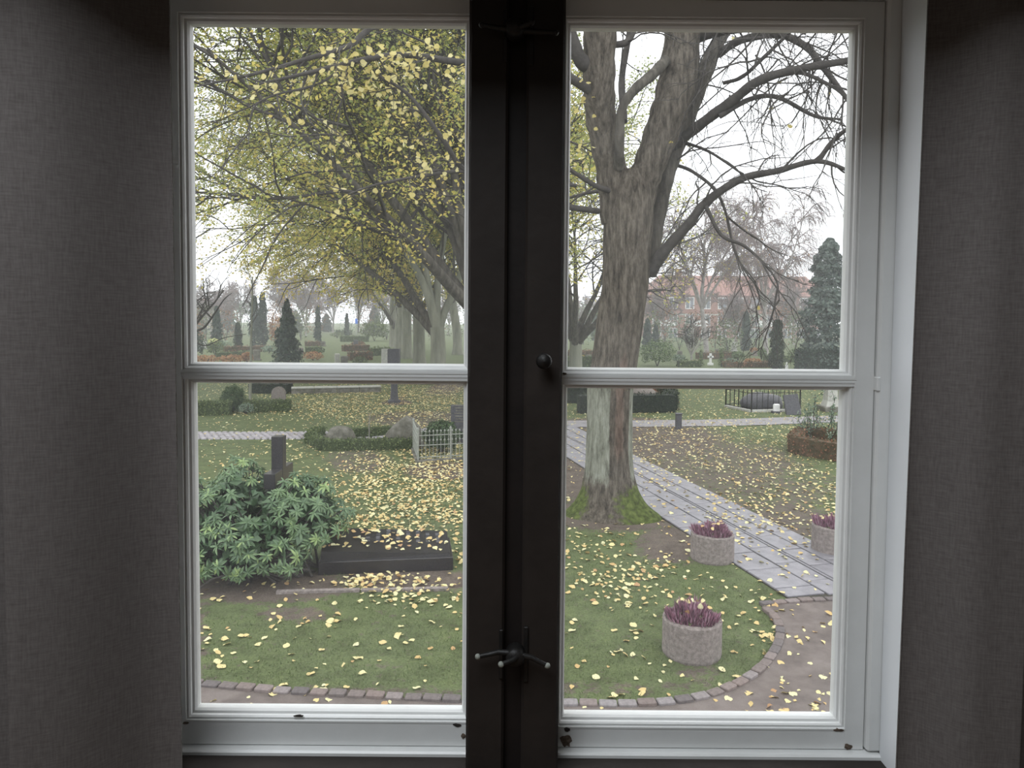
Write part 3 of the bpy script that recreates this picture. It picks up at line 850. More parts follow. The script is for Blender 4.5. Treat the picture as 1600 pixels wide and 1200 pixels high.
def cone_tree(name, px, pybase, w_px, ytop, label, m='conifer', n_=1500, cat='tree', group=None, D=None, power=1.0, size=None, top=.02):
    g = G(px, pybase) if D is None else Vector((at(px, pybase, D).x, D, 0))
    k = g.y / F
    h_ = at(px, ytop, g.y).z; w_ = w_px * k / 2
    r = thing(name, (g.x, g.y, 0), label, cat, group)
    rg = np.random.default_rng(int(px * 3 + ytop))
    t = rg.random(n_) ** .8
    rad = w_ * ((1 - t) ** power + top) * np.minimum(1, .55 + t * 6)
    a = rg.random(n_) * 6.283
    rad *= .84 + .12 * np.sin(t * h_ * 9 + rg.normal(size=n_) * .5) + .26 * np.sin(a * 3 + t * 17 + px) * np.sin(t * 31 + a * 2)
    q = .5 + .5 * rg.random(n_) ** .5
    P = np.stack((g.x + np.cos(a) * rad * q, g.y + np.sin(a) * rad * q, .05 + t * h_ * .97), 1)
    N = np.stack((np.cos(a), np.sin(a), np.full(n_, .55)), 1) + rg.normal(size=(n_, 3)) * .45
    mb = MB(); cloud(mb, P, N, size or max(.10, 5.5 * k), rg)
    mb.build('foliage', M[m], r, kind='stuff')
    MB().tube([(g.x, g.y, -.03), (g.x, g.y, h_ * .9)], [w_ * .1 + .03, .015], 7).build('stem', M['barkdark'], r)
    return r
def hedge_run(mb_core, mb_leaf, A, B, w_, h_, rg, dens=220, size=.05):
    """clipped hedge from A to B: solid core with leaves standing out of it"""
    A, B = Vector(A), Vector(B); t = (B - A); L = t.length; t.normalize(); n_ = Vector((-t.y, t.x, 0))
    ex = w_ * .0
    mt = Matrix(((t.x, n_.x, 0, A.x), (t.y, n_.y, 0, A.y), (0, 0, 1, 0), (0, 0, 0, 1)))
    mb_core.box((-.02, -w_ / 2 * .88, -.02), (L + .02, w_ / 2 * .88, h_ * .95), mt)
    faces = [((0, -w_ / 2, 0), (L, 0, 0), (0, 0, h_), (0, -1, 0)), ((0, w_ / 2, 0), (L, 0, 0), (0, 0, h_), (0, 1, 0)), ((0, -w_ / 2, h_), (L, 0, 0), (0, w_, 0), (0, 0, 1)),
             ((0, -w_ / 2, 0), (0, w_, 0), (0, 0, h_), (-1, 0, 0)), ((L, -w_ / 2, 0), (0, w_, 0), (0, 0, h_), (1, 0, 0))]
    mtn = np.array(mt)
    for o_, u_, v_, nn in faces:
        o_, u_, v_, nn = map(np.array, (o_, u_, v_, nn))
        cnt = max(6, int(dens * np.linalg.norm(u_) * np.linalg.norm(v_)))
        uv = rg.random((cnt, 2))
        P = o_ + uv[:, :1] * u_ + uv[:, 1:] * v_ + nn * rg.normal(size=(cnt, 1)) * size * .4
        P = P @ mtn[:3, :3].T + mtn[:3, 3]
        N = (np.tile(nn, (cnt, 1)) + rg.normal(size=(cnt, 3)) * .6) @ mtn[:3, :3].T
        cloud(mb_leaf, P, N, size, rg)
def hedge(name, runs, w_, h_, label, m='hedge', dens=220, size=.05, cat='hedge', group=None):
    rg = np.random.default_rng(len(label) * 13 + int(abs(runs[0][0].x) * 10))
    r = thing(name, (runs[0][0].x, runs[0][0].y, 0), label, cat, group)
    c, l = MB(), MB()
    for A, B in runs: hedge_run(c, l, A, B, w_, h_, rg, dens, size)
    c.build('core', M['rustcore'] if m == 'redhedge' else M['darkhedge'] if m in ('darkhedge', 'conifer') else M['hedgecore'], r); l.build('foliage', M[m], r, kind='stuff')
    return r
# ------------------------------------------------------------------ the big linden in front of the window
TD = 11.6
class Wood:
    def __init__(s, seed): s.rg = np.random.default_rng(seed); s.wood = MB(); s.tw = []; s.zmin, s.xmax, s.ymin = -9, 999, -99
    def grow(s, p, d, L, n_, wig, grav):
        p = np.asarray(p, float); d = np.asarray(d, float); d = d / np.linalg.norm(d)
        out = [p]
        for _ in range(n_):
            d = d + s.rg.normal(size=3) * wig + np.array((0, 0, grav))
            d /= np.linalg.norm(d); p = p + d * (L / n_); out.append(p)
        return np.array(out)
    def side(s, d, ang, flat=1.0):
        d = d / np.linalg.norm(d); r_ = s.rg.normal(size=3); r_[2] *= flat
        u = r_ - d * (r_ @ d); u /= np.linalg.norm(u) + 1e-9
        return d * math.cos(ang) + u * math.sin(ang)
    def children(s, pts, r, lev, spec):
        """sub-branches along a branch; spec: list per level of dict"""
        if lev >= len(spec): return
        q = spec[lev]; n_ = len(pts) - 1
        m = q['n'] if isinstance(q['n'], int) else max(1, int(q['n'] * np.linalg.norm(np.diff(pts, axis=0), axis=1).sum()))
        for c in range(m):
            t = q.get('from', .25) + (1 - q.get('from', .25)) * (c + s.rg.random()) / m
            i = min(int(t * n_), n_ - 1); f = t * n_ - i
            p = pts[i] * (1 - f) + pts[i + 1] * f; d = pts[i + 1] - pts[i]
            if p[2] < s.zmin or p[0] > s.xmax or p[1] < s.ymin: continue
            L = q['L'] * s.rg.uniform(.65, 1.25) * (1.15 - .5 * t)
            rr = min(q['r'], r * .8) * s.rg.uniform(.8, 1.15)
            dd = s.side(d, s.rg.uniform(*q['ang']), q.get('flat', .7)); dd[2] += q.get('lift', 0)
            b = s.grow(p, dd, L, q['seg'], q['wig'], q['grav'])
            b = b[:max(1, int((b[:, 0] < s.xmax).argmin()) if (b[:, 0] >= s.xmax).any() else len(b))]
            if len(b) < 3: continue
            s.wood.tube(b, np.linspace(rr, max(rr * .35, q.get('rmin', .004)), len(b)), q.get('k', 4), cap=False)
            if q.get('leaf'): s.tw.append((b, lev))
            s.children(b, rr, lev + 1, spec)
    def leafpts(s, per, spread):
        P = []
        for b, lev in s.tw:
            n_ = max(1, s.rg.poisson(per))
            t = s.rg.random(n_) * (len(b) - 1); i = t.astype(int).clip(0, len(b) - 2); f = (t - i)[:, None]
            P.append(b[i] * (1 - f) + b[i + 1] * f + s.rg.normal(size=(n_, 3)) * spread)
        return np.concatenate(P) if P else np.zeros((0, 3))

base = G(955, 803); base = Vector((at(955, 803, TD).x, TD, 0))
big = thing('linden_tree', base, 'large old linden with mossy trunk base beside the slab path', 'tree')
prof = [(812, 956, 56), (800, 956, 52), (785, 954, 46), (765, 953, 41), (740, 952, 38), (700, 952, 36.5), (650, 952, 36), (610, 954, 36), (560, 960, 35.5), (500, 969, 35.5), (450, 976, 36), (400, 979, 37), (350, 981, 38), (315, 982, 38), (290, 984, 33), (268, 988, 26)]
k_, nr = 80, 150
pz = np.array([at(c, y, TD).z for y, c, r in prof]); pxx = np.array([at(c, y, TD).x for y, c, r in prof]); prr = np.array([r * TD / F for y, c, r in prof])
pz[0] = -.06
zz = np.linspace(-.06, pz[-1], nr)
cx_, rr_ = np.interp(zz, pz, pxx), np.interp(zz, pz, prr)
angs = np.arange(k_) * 2 * math.pi / k_
V = np.zeros((nr, k_, 3)); pale = np.zeros((nr, k_)); brown = np.zeros((nr, k_)); moss = np.zeros((nr, k_))
for i in range(nr):
    z_ = zz[i]; fl = math.exp(-max(z_, 0) / .20)
    for j in range(k_):
        a = angs[j]; ca, sa = math.cos(a), math.sin(a)
        lobe = .30 * fl * (max(0, math.cos(a - math.radians(195))) ** 4 + 1.05 * max(0, math.cos(a - math.radians(330))) ** 4 + .5 * max(0, math.cos(a - math.radians(268))) ** 6 + .7 * max(0, math.cos(a - math.radians(60))) ** 4)
        ridge = noise.noise(Vector((ca * 5, sa * 5, z_ * .9))) * .016 + noise.noise(Vector((ca * 14, sa * 14, z_ * 2.2))) * .010
        knob = noise.noise(Vector((ca * 2, sa * 2, z_ * 1.7 + 9))) * .02
        r_ = rr_[i] + lobe + ridge + knob
        V[i, j] = (cx_[i] + ca * r_, TD + sa * r_, z_)
        f_ = -sa            # facing the house
        dx = ca
        low = np.clip((2.6 - z_) / .6, 0, 1)
        pale[i, j] = .62 * low * np.clip((z_ - .35) / .4, 0, 1) * (1 if (dx < -.1 or dx > .72) else 0)
        brown[i, j] = .75 * np.clip((2.9 - z_) / .5, 0, 1) * np.clip((z_ - .7) / .4, 0, 1) * max(0, 1 - abs(dx - .28) / .38) * (f_ > 0)
        moss[i, j] = .95 * np.clip((.62 - z_) / .35, 0, 1) * max(max(0, math.cos(a - math.radians(326))) ** 2, .9 * max(0, math.cos(a - math.radians(190))) ** 6)
i, jj = np.meshgrid(np.arange(nr - 1), np.arange(k_), indexing='ij'); j2 = (jj + 1) % k_
tm = MB(); tm.add(V.reshape(-1, 3), np.stack((i * k_ + jj, i * k_ + j2, (i + 1) * k_ + j2, (i + 1) * k_ + jj), -1).reshape(-1, 4))
to = tm.build('trunk', M['trunk'], big, smooth=True)
for nm, arr in (('pale', pale), ('brown', brown), ('moss', moss)):
    a_ = to.data.attributes.new(nm, 'FLOAT', 'POINT'); a_.data.foreach_set('value', arr.astype(np.float32).ravel())

def smoothpath(pts, n_=6): return np.array([v_[:] for v_ in catmull([at(*p) for p in pts], n_)])
W = Wood(5)
STEM = [  # main stems and limbs, thick to thin: points (px, py, depth), radii
    ([(968, 345, TD), (955, 262, 11.5), (940, 190, 11.35), (936, 130, 11.2), (938, 45, 11.1), (945, -70, 11)], [.30, .25, .24, .25, .25, .2]),
    ([(990, 345, TD), (1003, 290, 11.6), (1018, 250, 11.6), (1040, 190, 11.6), (1057, 135, 11.7), (1067, 45, 11.8), (1075, -70, 12)], [.30, .26, .26, .29, .32, .29, .2]),
    ([(966, 262, 11.3), (968, 235, 11.1), (971, 175, 11.0), (990, 142, 11.0), (1020, 116, 11.2), (1040, 95, 11.5)], [.09, .075, .07, .075, .085, .09]),
    ([(1012, 430, 11.7), (1025, 355, 11.8), (1041, 282, 11.9), (1056, 235, 12), (1077, 178, 12.1), (1100, 115, 12.2), (1124, 63, 12.4), (1160, 10, 12.6)], [.15, .125, .12, .125, .13, .14, .11, .08]),
    ([(1052, 228, 11.9), (1100, 190, 11.5), (1143, 158, 11.2), (1186, 126, 10.9), (1244, 109, 10.6), (1330, 94, 10.2), (1440, 75, 9.8)], [.09, .085, .08, .072, .06, .048, .032]),
    ([(1014, 425, 11.6), (1040, 390, 11.4), (1080, 345, 11.2), (1102, 317, 11.1), (1157, 280, 10.9), (1215, 267, 10.7), (1278, 252, 10.4), (1335, 270, 10.2)], [.125, .09, .072, .066, .058, .048, .036, .02]),
    ([(1278, 252, 10.4), (1301, 221, 10.3), (1330, 198, 10.1), (1400, 160, 9.9)], [.04, .035, .03, .02]),
    ([(1122, 85, 12.3), (1157, 63, 12), (1215, 54, 11.6), (1258, 72, 11.3), (1280, 97, 11.1), (1332, 166, 10.8)], [.07, .065, .06, .055, .05, .03]),
    ([(1124, 182, 11.3), (1172, 155, 11.2), (1215, 152, 11.1), (1272, 181, 11), (1310, 186, 10.8)], [.045, .04, .035, .028, .015]),
    ([(1101, 318, 11.1), (1127, 367, 10.9), (1167, 387, 10.7), (1210, 432, 10.5), (1218, 470, 10.4)], [.032, .028, .022, .016, .008]),
    ([(1058, 258, 12), (1082, 268, 11.8), (1116, 295, 11.5), (1134, 332, 11.3), (1150, 398, 11.1), (1180, 440, 11)], [.03, .028, .026, .022, .016, .008]),
    ([(1068, 222, 12), (1110, 238, 11.7), (1160, 272, 11.3)], [.028, .022, .015]),
    ([(960, 300, 11.4), (930, 290, 11.2), (890, 265, 11)], [.05, .04, .03]),
    ([(952, 300, 11.6), (925, 300, 11.9), (880, 312, 12.4)], [.04, .03, .02]),
    ([(930, 110, 11.2), (905, 90, 11), (885, 30, 10.8)], [.13, .11, .08]),
    ([(938, 70, 11.2), (985, 60, 11.4), (1000, -20, 11.8)], [.06, .05, .05]),
    ([(1085, 60, 11.9), (1130, 48, 11.5), (1200, 42, 11), (1300, 40, 10.6)], [.09, .075, .05, .03]),
    ([(1130, 130, 11.8), (1160, 120, 11.6), (1195, 88, 11.3), (1245, 40, 11)], [.03, .03, .03, .025]),
    ([(975, 190, 11.5), (972, 120, 11.9), (985, 40, 12.2), (990, -40, 12.4)], [.06, .055, .05, .04]),
    ([(1245, 109, 10.6), (1300, 135, 10.4), (1335, 165, 10.2)], [.03, .022, .012]),
]
LEFTL = [
    ([(935, 150, 11.2), (860, 105, 10.7), (790, 94, 10.2), (725, 98, 9.8), (640, 86, 9.4), (575, 92, 9.1), (490, 112, 8.7), (405, 131, 8.4)], [.075, .065, .055, .05, .042, .036, .026, .012]),
    ([(760, -30, 10), (660, 10, 9.6), (580, 44, 9.3), (545, 72, 9.1), (480, 92, 8.8), (400, 115, 8.5), (308, 135, 8.2)], [.05, .045, .04, .036, .03, .02, .01]),
    ([(935, 330, 11.5), (860, 320, 11), (800, 315, 10.5), (725, 265, 10), (690, 215, 9.7), (640, 150, 9.5), (592, 118, 9.3)], [.05, .045, .042, .038, .034, .026, .018]),
    ([(900, 290, 11), (810, 280, 10.4), (725, 268, 10), (660, 275, 9.6), (590, 288, 9.3), (545, 303, 9.1)], [.03, .028, .025, .022, .016, .008]),
    ([(545, 95, 9), (500, 130, 8.8), (425, 150, 8.5), (395, 172, 8.4), (388, 225, 8.3)], [.018, .015, .012, .01, .006]),
    ([(560, 92, 9.1), (540, 120, 9.2), (533, 160, 9.2), (525, 210, 9.2)], [.016, .013, .01, .006]),
    ([(480, 118, 8.7), (470, 150, 8.7), (480, 180, 8.6), (500, 212, 8.6)], [.012, .01, .008, .005]),
]
limb_mb = MB()
for n_l, (pts, rad) in enumerate(STEM):
    P = smoothpath(pts); r_ = np.interp(np.linspace(0, len(rad) - 1, len(P)), np.arange(len(rad)), rad)
    mb = MB(); mb.tube(P, r_ * (1 + .05 * np.sin(np.arange(len(P)) * 1.7)), 16 if rad[0] > .12 else 9)
    mb.build('stem' if rad[0] > .12 else 'limb', M['trunk'] if n_l in (0, 1) else M['bark'] if n_l in (2, 3) else M['barkdark'], big, smooth=True)
    if n_l >= 3:
        W.children(P, rad[0], 0, [dict(n=2.7, L=1.5, r=.016, ang=(.5, 1.1), seg=7, wig=.16, grav=-.05, k=4, flat=.6, **{'from': .3}),
                                  dict(n=4, L=.7, r=.007, ang=(.4, .9), seg=5, wig=.16, grav=-.07, k=3, leaf=1, rmin=.003),
                                  dict(n=2, L=.3, r=.004, ang=(.4, .9), seg=3, wig=.15, grav=-.05, k=3, rmin=.002)])
for i_ in range(60):   # hanging fine twigs of the outer crown
    px, py = nrng.uniform(1090, 1400), nrng.uniform(-80, 150)
    P0 = at(px, py, nrng.uniform(10.2, 12.5))
    b = W.grow(P0, (nrng.normal() * .5, nrng.normal() * .4, -.3), nrng.uniform(1, 2.4), 9, .17, -.06)
    W.wood.tube(b, np.linspace(.016, .004, len(b)), 4, cap=False)
    W.children(b, .014, 0, [dict(n=5, L=.8, r=.007, ang=(.4, .9), seg=5, wig=.16, grav=-.07, k=3, leaf=1, rmin=.003)])
b_ = W.wood.build('twigs', M['barkdark'], big, kind='stuff')
nb = MB(); rock(nb, at(983, 205, 11.75), (.22, .22, .26), 3.3, 3, .5); rock(nb, at(1000, 185, 11.75), (.2, .2, .2), 5.3, 3, .5)
WL = Wood(8)
for pts, rad in LEFTL:
    P = smoothpath(pts); r_ = np.interp(np.linspace(0, len(rad) - 1, len(P)), np.arange(len(rad)), rad)
    mb = MB(); mb.tube(P, r_, 8); mb.build('limb', M['barkdark'], big, smooth=True)
    WL.children(P, rad[0], 0, [dict(n=2.4, L=.9, r=.010, ang=(.5, 1.1), seg=6, wig=.16, grav=-.06, k=4, flat=.5, leaf=1, **{'from': .3}),
                               dict(n=3, L=.45, r=.005, ang=(.4, .9), seg=4, wig=.16, grav=-.08, k=3, leaf=1, rmin=.002)])
WL.wood.build('twigs', M['barkdark'], big, kind='stuff')
# leaves on the near limbs: the ones that show largest are single leaves
P = WL.leafpts(5.5, .05); rg = np.random.default_rng(9)
ppx, ppy = project(P)
keep = (rg.random(len(P)) < np.where(ppy < 150, .9, .34) * np.clip((ppx - 300) / 300, .22, 1))
P = P[keep]; ppx, ppy = project(P)
Pr = W.leafpts(.5, .04); qx, qy = project(Pr)
Pr = Pr[rg.random(len(Pr)) < np.where((qx < 1010), .3, .03)]
extra = np.array([at(rg.normal(905, 14), rg.uniform(120, 260), 10.9)[:] for _ in range(34)])
P = np.concatenate((P, Pr, extra)); ppx, ppy = project(P)
vis = (((ppx > 298) & (ppx < 725)) | ((ppx > 890) & (ppx < 1335))) & (ppy > 38) & (ppy < 560)
order = np.argsort(np.where(vis, P[:, 1], 99))
N = rg.normal(size=P.shape) * .8 + np.array((0, -.7, .5))
FR = frames(N, rg); FR[:, :, :] = FR
single = MB(); single.stamp(HEART[0], HEART[1], np.eye(3)[None], np.zeros((1, 3)), [1.0], np.array([.5]))
leafme = single.mesh('leaf', M['yellow1'])
sz = rg.uniform(.055, .095, len(P))
idx1, idx2 = order[:290], order[290:]
for q in idx1: link('leaf', leafme, big, P[q], Matrix(FR[q].tolist()), float(sz[q]))
mb = MB(); mb.stamp(HEART[0], HEART[1], FR[idx2], P[idx2], sz[idx2], rg.random(len(idx2))); mb.build('foliage', M['yellow'], big, kind='stuff')

# ------------------------------------------------------------------ avenue of lindens
def avenue(x, y, H, seed, label, leaves, lsize, mleaf='linden', rt=.37, reach=1.0, gold=0.0, nst=7, zmin=3.9, bias=None, xmax=999, tilt0=(.10, .50), lat=4.2, dn=(7, 6, 4), h0f=.19):
    w = Wood(seed); rg = w.rg; w.zmin, w.xmax, w.ymin = zmin, xmax, 14.5
    r = thing('linden_tree', (x, y, 0), label, 'tree', 'avenue of lindens')
    tb = MB()
    h0 = H * h0f * (1 + .2 * rg.normal())
    pts = w.grow((x, y, -.1), (rg.normal() * .03, rg.normal() * .03, 1), h0 + .1, 8, .03, 0)
    fl = np.interp(np.linspace(0, 1, 9), [0, .06, .15, 1], [1.5, 1.2, 1.04, .92])
    tb.tube(pts, rt * fl, 14)
    spec = [dict(n=dn[0], L=lat * reach, r=.055, ang=(.55, 1.15), seg=8, wig=.10, grav=-.012, k=5, flat=.35, **{'from': .22}),
            dict(n=dn[1], L=2.3 * reach, r=.03, ang=(.45, 1.0), seg=6, wig=.13, grav=-.04, k=4, flat=.4, **{'from': .2}),
            dict(n=dn[2], L=1.05 * reach, r=.012, ang=(.4, 1.0), seg=4, wig=.15, grav=-.06, k=3, flat=.5, leaf=1, rmin=.006)]
    for k in range(nst):
        a = 2 * math.pi * (k + rg.random() * .7) / nst
        if bias is not None and rg.random() < .6: a = bias + rg.normal() * .5
        tilt = rg.uniform(*tilt0) if k < nst - 2 else rg.uniform(.6, .8)
        d = np.array((math.cos(a) * math.sin(tilt), math.sin(a) * math.sin(tilt), math.cos(tilt)))
        st = w.grow(pts[-1] - np.array((0, 0, rg.random() * h0 * .25)), d, H * rg.uniform(.5, .68) * (.6 + .4 * reach), 10, .07, .005 if tilt < .7 else -.02)
        if xmax < 99 and (st[:, 0] > xmax).any(): st = st[:max(3, int((st[:, 0] < xmax).argmin()))]
        lb = MB(); lb.tube(st, rt * np.interp(np.linspace(0, 1, len(st)), [0, .12, .35, 1], [.66, .5, .40, .08]), 9); lb.build('limb', M['bark'] if tilt0[1] > .4 or tilt > .4 else M['barkgreen'], r, smooth=True)
        w.children(st, rt * .4, 0, spec)
    tb.build('trunk', M['barkgreen'], r, smooth=True)
    w.wood.build('branches', M['barkdark'], r, kind='stuff')
    P = w.leafpts(leaves, .16)
    P = P[P[:, 2] > zmin - .6]
    rel = (P[:, 2] / H)
    a_ = np.clip(.40 + .25 * rg.normal(size=len(P)) + gold * (.55 - rel) + .22 * np.sin(P[:, 0] * .9) * np.sin(P[:, 2] * 1.1 + P[:, 1] * .7), .01, .99)
    mb = MB(); cloud(mb, P, rg.normal(size=P.shape) * .6 + np.array((0, -.3, .8)), lsize, rg, a=a_)
    mb.build('foliage', M[mleaf], r, kind='stuff')
    return r
avenue(-.9, 22.5, 15, 21, 'broad yellow-green linden behind the dark post, nearest of the avenue', 34, .105, dn=(10, 7, 5), reach=1.6, gold=.6, nst=9, bias=math.pi, zmin=5.0, xmax=2.6)
avenue(-3.5, 34, 15, 22, 'linden with forked grey trunk, first trunk seen left of the post', 30, .14, dn=(12, 8, 5), h0f=.25, reach=1.7, gold=1.3, nst=7, bias=math.pi, zmin=4.2, tilt0=(.05, .26), lat=5.0)
avenue(-5.7, 44, 15, 23, 'linden with straight trunk, second trunk from the dark post', 26, .17, dn=(10, 7, 4), h0f=.25, reach=1.5, gold=1.4, bias=math.pi, zmin=4.6, tilt0=(.05, .26), lat=5.0, nst=6)
avenue(-8.0, 54, 15, 24, 'forked linden with dark hollow base, third in the avenue', 9, .2, gold=.9, h0f=.25, zmin=4.8, tilt0=(.05, .26), lat=5.0, nst=6)
avenue(-10.2, 64, 15, 25, 'slim grey linden far along the avenue before its end', 7, .24, gold=.9, h0f=.25, zmin=4.8, tilt0=(.05, .26), lat=5.0, nst=6)
avenue(-12.4, 74, 15, 26, 'last leftmost linden at the far end of the avenue', 7, .26, gold=.9, h0f=.25, zmin=4.8, tilt0=(.05, .26), lat=5.0, nst=6)
avenue(-4.6, 60, 15, 27, 'linden of the second avenue row seen against the post edge', 7, .24, gold=.9, h0f=.25, zmin=4.8, tilt0=(.05, .26), lat=5.0, nst=6)
avenue(3.6, 40, 13, 28, 'thin yellowing linden seen behind the big mossy trunk', 3, .16, gold=.5)
# ------------------------------------------------------------------ grave with black cross, slab and rhododendron
cr = thing('grave_cross', (at(436, 800, 9.3).x, 9.3, 0), 'black granite cross rising out of the rhododendron', 'grave marker')
xc = cr.location.x
MB().bevbox((xc - .075, 9.23, 0), (xc + .075, 9.38, at(436, 681, 9.3).z), .006).build('upright', M['granite'], cr)
zt1 = at(436, 731, 9.3).z
MB().bevbox((xc - .072, 8.93, zt1 - .2), (xc + .072, 9.68, zt1), .006).build('arm', M['granite'], cr)
MB().bevbox((xc - .2, 9.05, 0), (xc + .2, 9.55, .22), .015).build('foot', M['granite'], cr)
# sloping ledger slab on its plinth
a0, a1 = G(497, 899), G(708, 890)
sl = thing('ledger_stone', (a0.x, a0.y, 0), 'black sloping ledger stone strewn with yellow leaves', 'gravestone')
ux = Vector((a1.x - a0.x, a1.y - a0.y, 0)); Ls = ux.length; ux.normalize(); uy = Vector((-ux.y, ux.x, 0))
ms = Matrix(((ux.x, uy.x, 0, a0.x), (ux.y, uy.y, 0, a0.y), (0, 0, 1, 0), (0, 0, 0, 1)))
b = MB(); b.bevbox((0, 0, -.02), (Ls, .82, .16), .008, ms); b.build('plinth', M['granite'], sl)
b = MB()
hl, hr = .285, .20
v = [(.02, .03, .158), (Ls - .03, .03, .158), (Ls - .03, .79, .158), (.02, .79, .158), (.03, .04, hl), (Ls - .04, .04, hr), (Ls - .04, .78, hr + .06), (.03, .78, hl + .08)]
b.add([ms @ Vector(p) for p in v], [(0, 3, 2, 1), (4, 5, 6, 7), (0, 1, 5, 4), (1, 2, 6, 5), (2, 3, 7, 6), (3, 0, 4, 7)])
b.build('slab', M['granite'], sl)
def topz(x_, y_): return np.interp(x_, [.03, Ls - .04], [hl, hr]) + (y_ - .04) / .74 * np.interp(x_, [.03, Ls - .04], [.08, .06])
lt = MB(); lr = random.Random(3)
for k in range(8):
    x_ = .55 + k * .13
    y_ = .36
    while y_ < .70:
        l_ = lr.uniform(.04, .10)
        q = [(x_, y_), (x_ + .05, y_), (x_ + .05, y_ + l_), (x_, y_ + l_)]
        lt.add([ms @ Vector((p[0], p[1], topz(*p) + dz)) for dz in (0, .004) for p in q], [(4, 5, 6, 7), (0, 1, 5, 4), (1, 2, 6, 5), (2, 3, 7, 6), (3, 0, 4, 7)])
        y_ += l_ + lr.uniform(.02, .04)
lt.build('inscription', M['granite_grey'], sl, label='rows of worn raised lettering, too worn to read')
kb = thing('stone_kerb', G(430, 928), 'low grey stone kerb half buried before the rhododendron', 'kerb')
pA, pB = G(432, 927), G(700, 921)
b = MB(); t = (pB - pA); 
mk = Matrix(((t.normalized().x, -t.normalized().y, 0, pA.x), (t.normalized().y, t.normalized().x, 0, pA.y), (0, 0, 1, 0), (0, 0, 0, 1)))
b.bevbox((0, -.03, -.03), (t.length * .48, .03, .035), .006, mk); b.build('kerb_stone', M['concrete'], kb)
b = MB(); b.bevbox((t.length * .49, -.03, -.03), (t.length, .03, .03), .006, mk); b.build('kerb_stone', M['concrete'], kb)

rh = thing('rhododendron_bush', (-3.2, 8.75, 0), 'large glossy green rhododendron spreading before the black cross', 'bush')
rg = np.random.default_rng(31)
lobes = [((-3.30, 8.75, .62), (.78, .70, .62)), ((-2.62, 8.85, .60), (.55, .55, .48)), ((-3.85, 8.7, .55), (.6, .6, .58)), ((-3.15, 8.35, .40), (.75, .45, .42)), ((-3.45, 9.15, .80), (.50, .45, .50)), ((-2.72, 9.2, .70), (.4, .4, .42))]
tips, tn = [], []
for c, r_ in lobes:
    n_ = int(165 * r_[0] * r_[2] / .4)
    P, N = ellip(c, r_, n_, rg, shell=.9, zmin=-.55)
    tips.append(P); tn.append(N)
tips, tn = np.concatenate(tips), np.concatenate(tn)
ok = tips[:, 2] > .06
for c, r_ in lobes:   # drop tips buried inside another lobe
    ok &= ((((tips - c) / r_) ** 2).sum(1) > .62)
ok &= ~((np.abs(tips[:, 0] - xc) < .20) & (tips[:, 2] > .93))
tips, tn = tips[ok], tn[ok]
stm = MB()
for p_, n__ in zip(tips[::2], tn[::2]):
    root = np.array((-3.2 + .35 * rg.normal(), 8.8 + .2 * rg.normal(), .0))
    mid = root * .45 + p_ * .55 + np.array((0, 0, .05))
    stm.tube([root, mid, p_], [.018, .012, .006], 5, cap=False)
stm.build('stems', M['barkdark'], rh)
LP, LF, LS, LA = [], [], [], []
for p_, n__ in zip(tips, tn):
    ax = n__ + np.array((0, -.15, .45)) + rg.normal(size=3) * .25; ax /= np.linalg.norm(ax)
    ref = rg.normal(size=3); u = ref - ax * (ref @ ax); u /= np.linalg.norm(u); v_ = np.cross(ax, u)
    m = rg.integers(7, 11); tone = np.clip(rg.normal(.45, .2), .02, .98)
    if rg.random() < .08: tone = .93
    for ring_, (cnt, el) in enumerate(((m, .1), (int(m * .5), .75))):
        for q in range(cnt):
            a = 2 * math.pi * (q + rg.random() * .35) / cnt
            e = el + rg.normal() * .15 - .25
            d = (u * math.cos(a) + v_ * math.sin(a)) * math.cos(e) + ax * math.sin(e)
            nn = ax - d * (ax @ d); nn /= np.linalg.norm(nn)
            LP.append(p_); LF.append(np.stack((d, np.cross(nn, d), nn), -1)); LS.append(rg.uniform(.078, .12) * (.75 if ring_ else 1)); LA.append(np.clip(tone + rg.normal() * .1 + ring_ * .12, .02, .98))
LP, LF, LS, LA = map(np.array, (LP, LF, LS, LA))
facing = LP[:, 1] - .5 * LS - .15 * LF[:, 2, 2]
ppx, ppy = project(LP)
order = np.argsort(facing + np.where((ppx > 306) & (ppy < 930), 0, 9))
one = MB(); one.stamp(BLADE[0], BLADE[1], np.eye(3)[None], np.zeros((1, 3)), [1.0], np.array([.5]))
rl = one.mesh('leaf', M['rhodo1'])
for q in order[:295]: link('leaf', rl, rh, LP[q], Matrix(LF[q].tolist()), float(LS[q]))
i2 = order[295:]
mb = MB(); mb.stamp(BLADE[0], BLADE[1], LF[i2], LP[i2], LS[i2], LA[i2]); mb.build('foliage', M['rhodo'], rh, kind='stuff')
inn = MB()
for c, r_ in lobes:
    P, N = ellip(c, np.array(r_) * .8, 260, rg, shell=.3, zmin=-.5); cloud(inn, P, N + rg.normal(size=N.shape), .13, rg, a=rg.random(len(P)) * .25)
inn.build('inner_foliage', M['rhodo'], rh, kind='stuff')

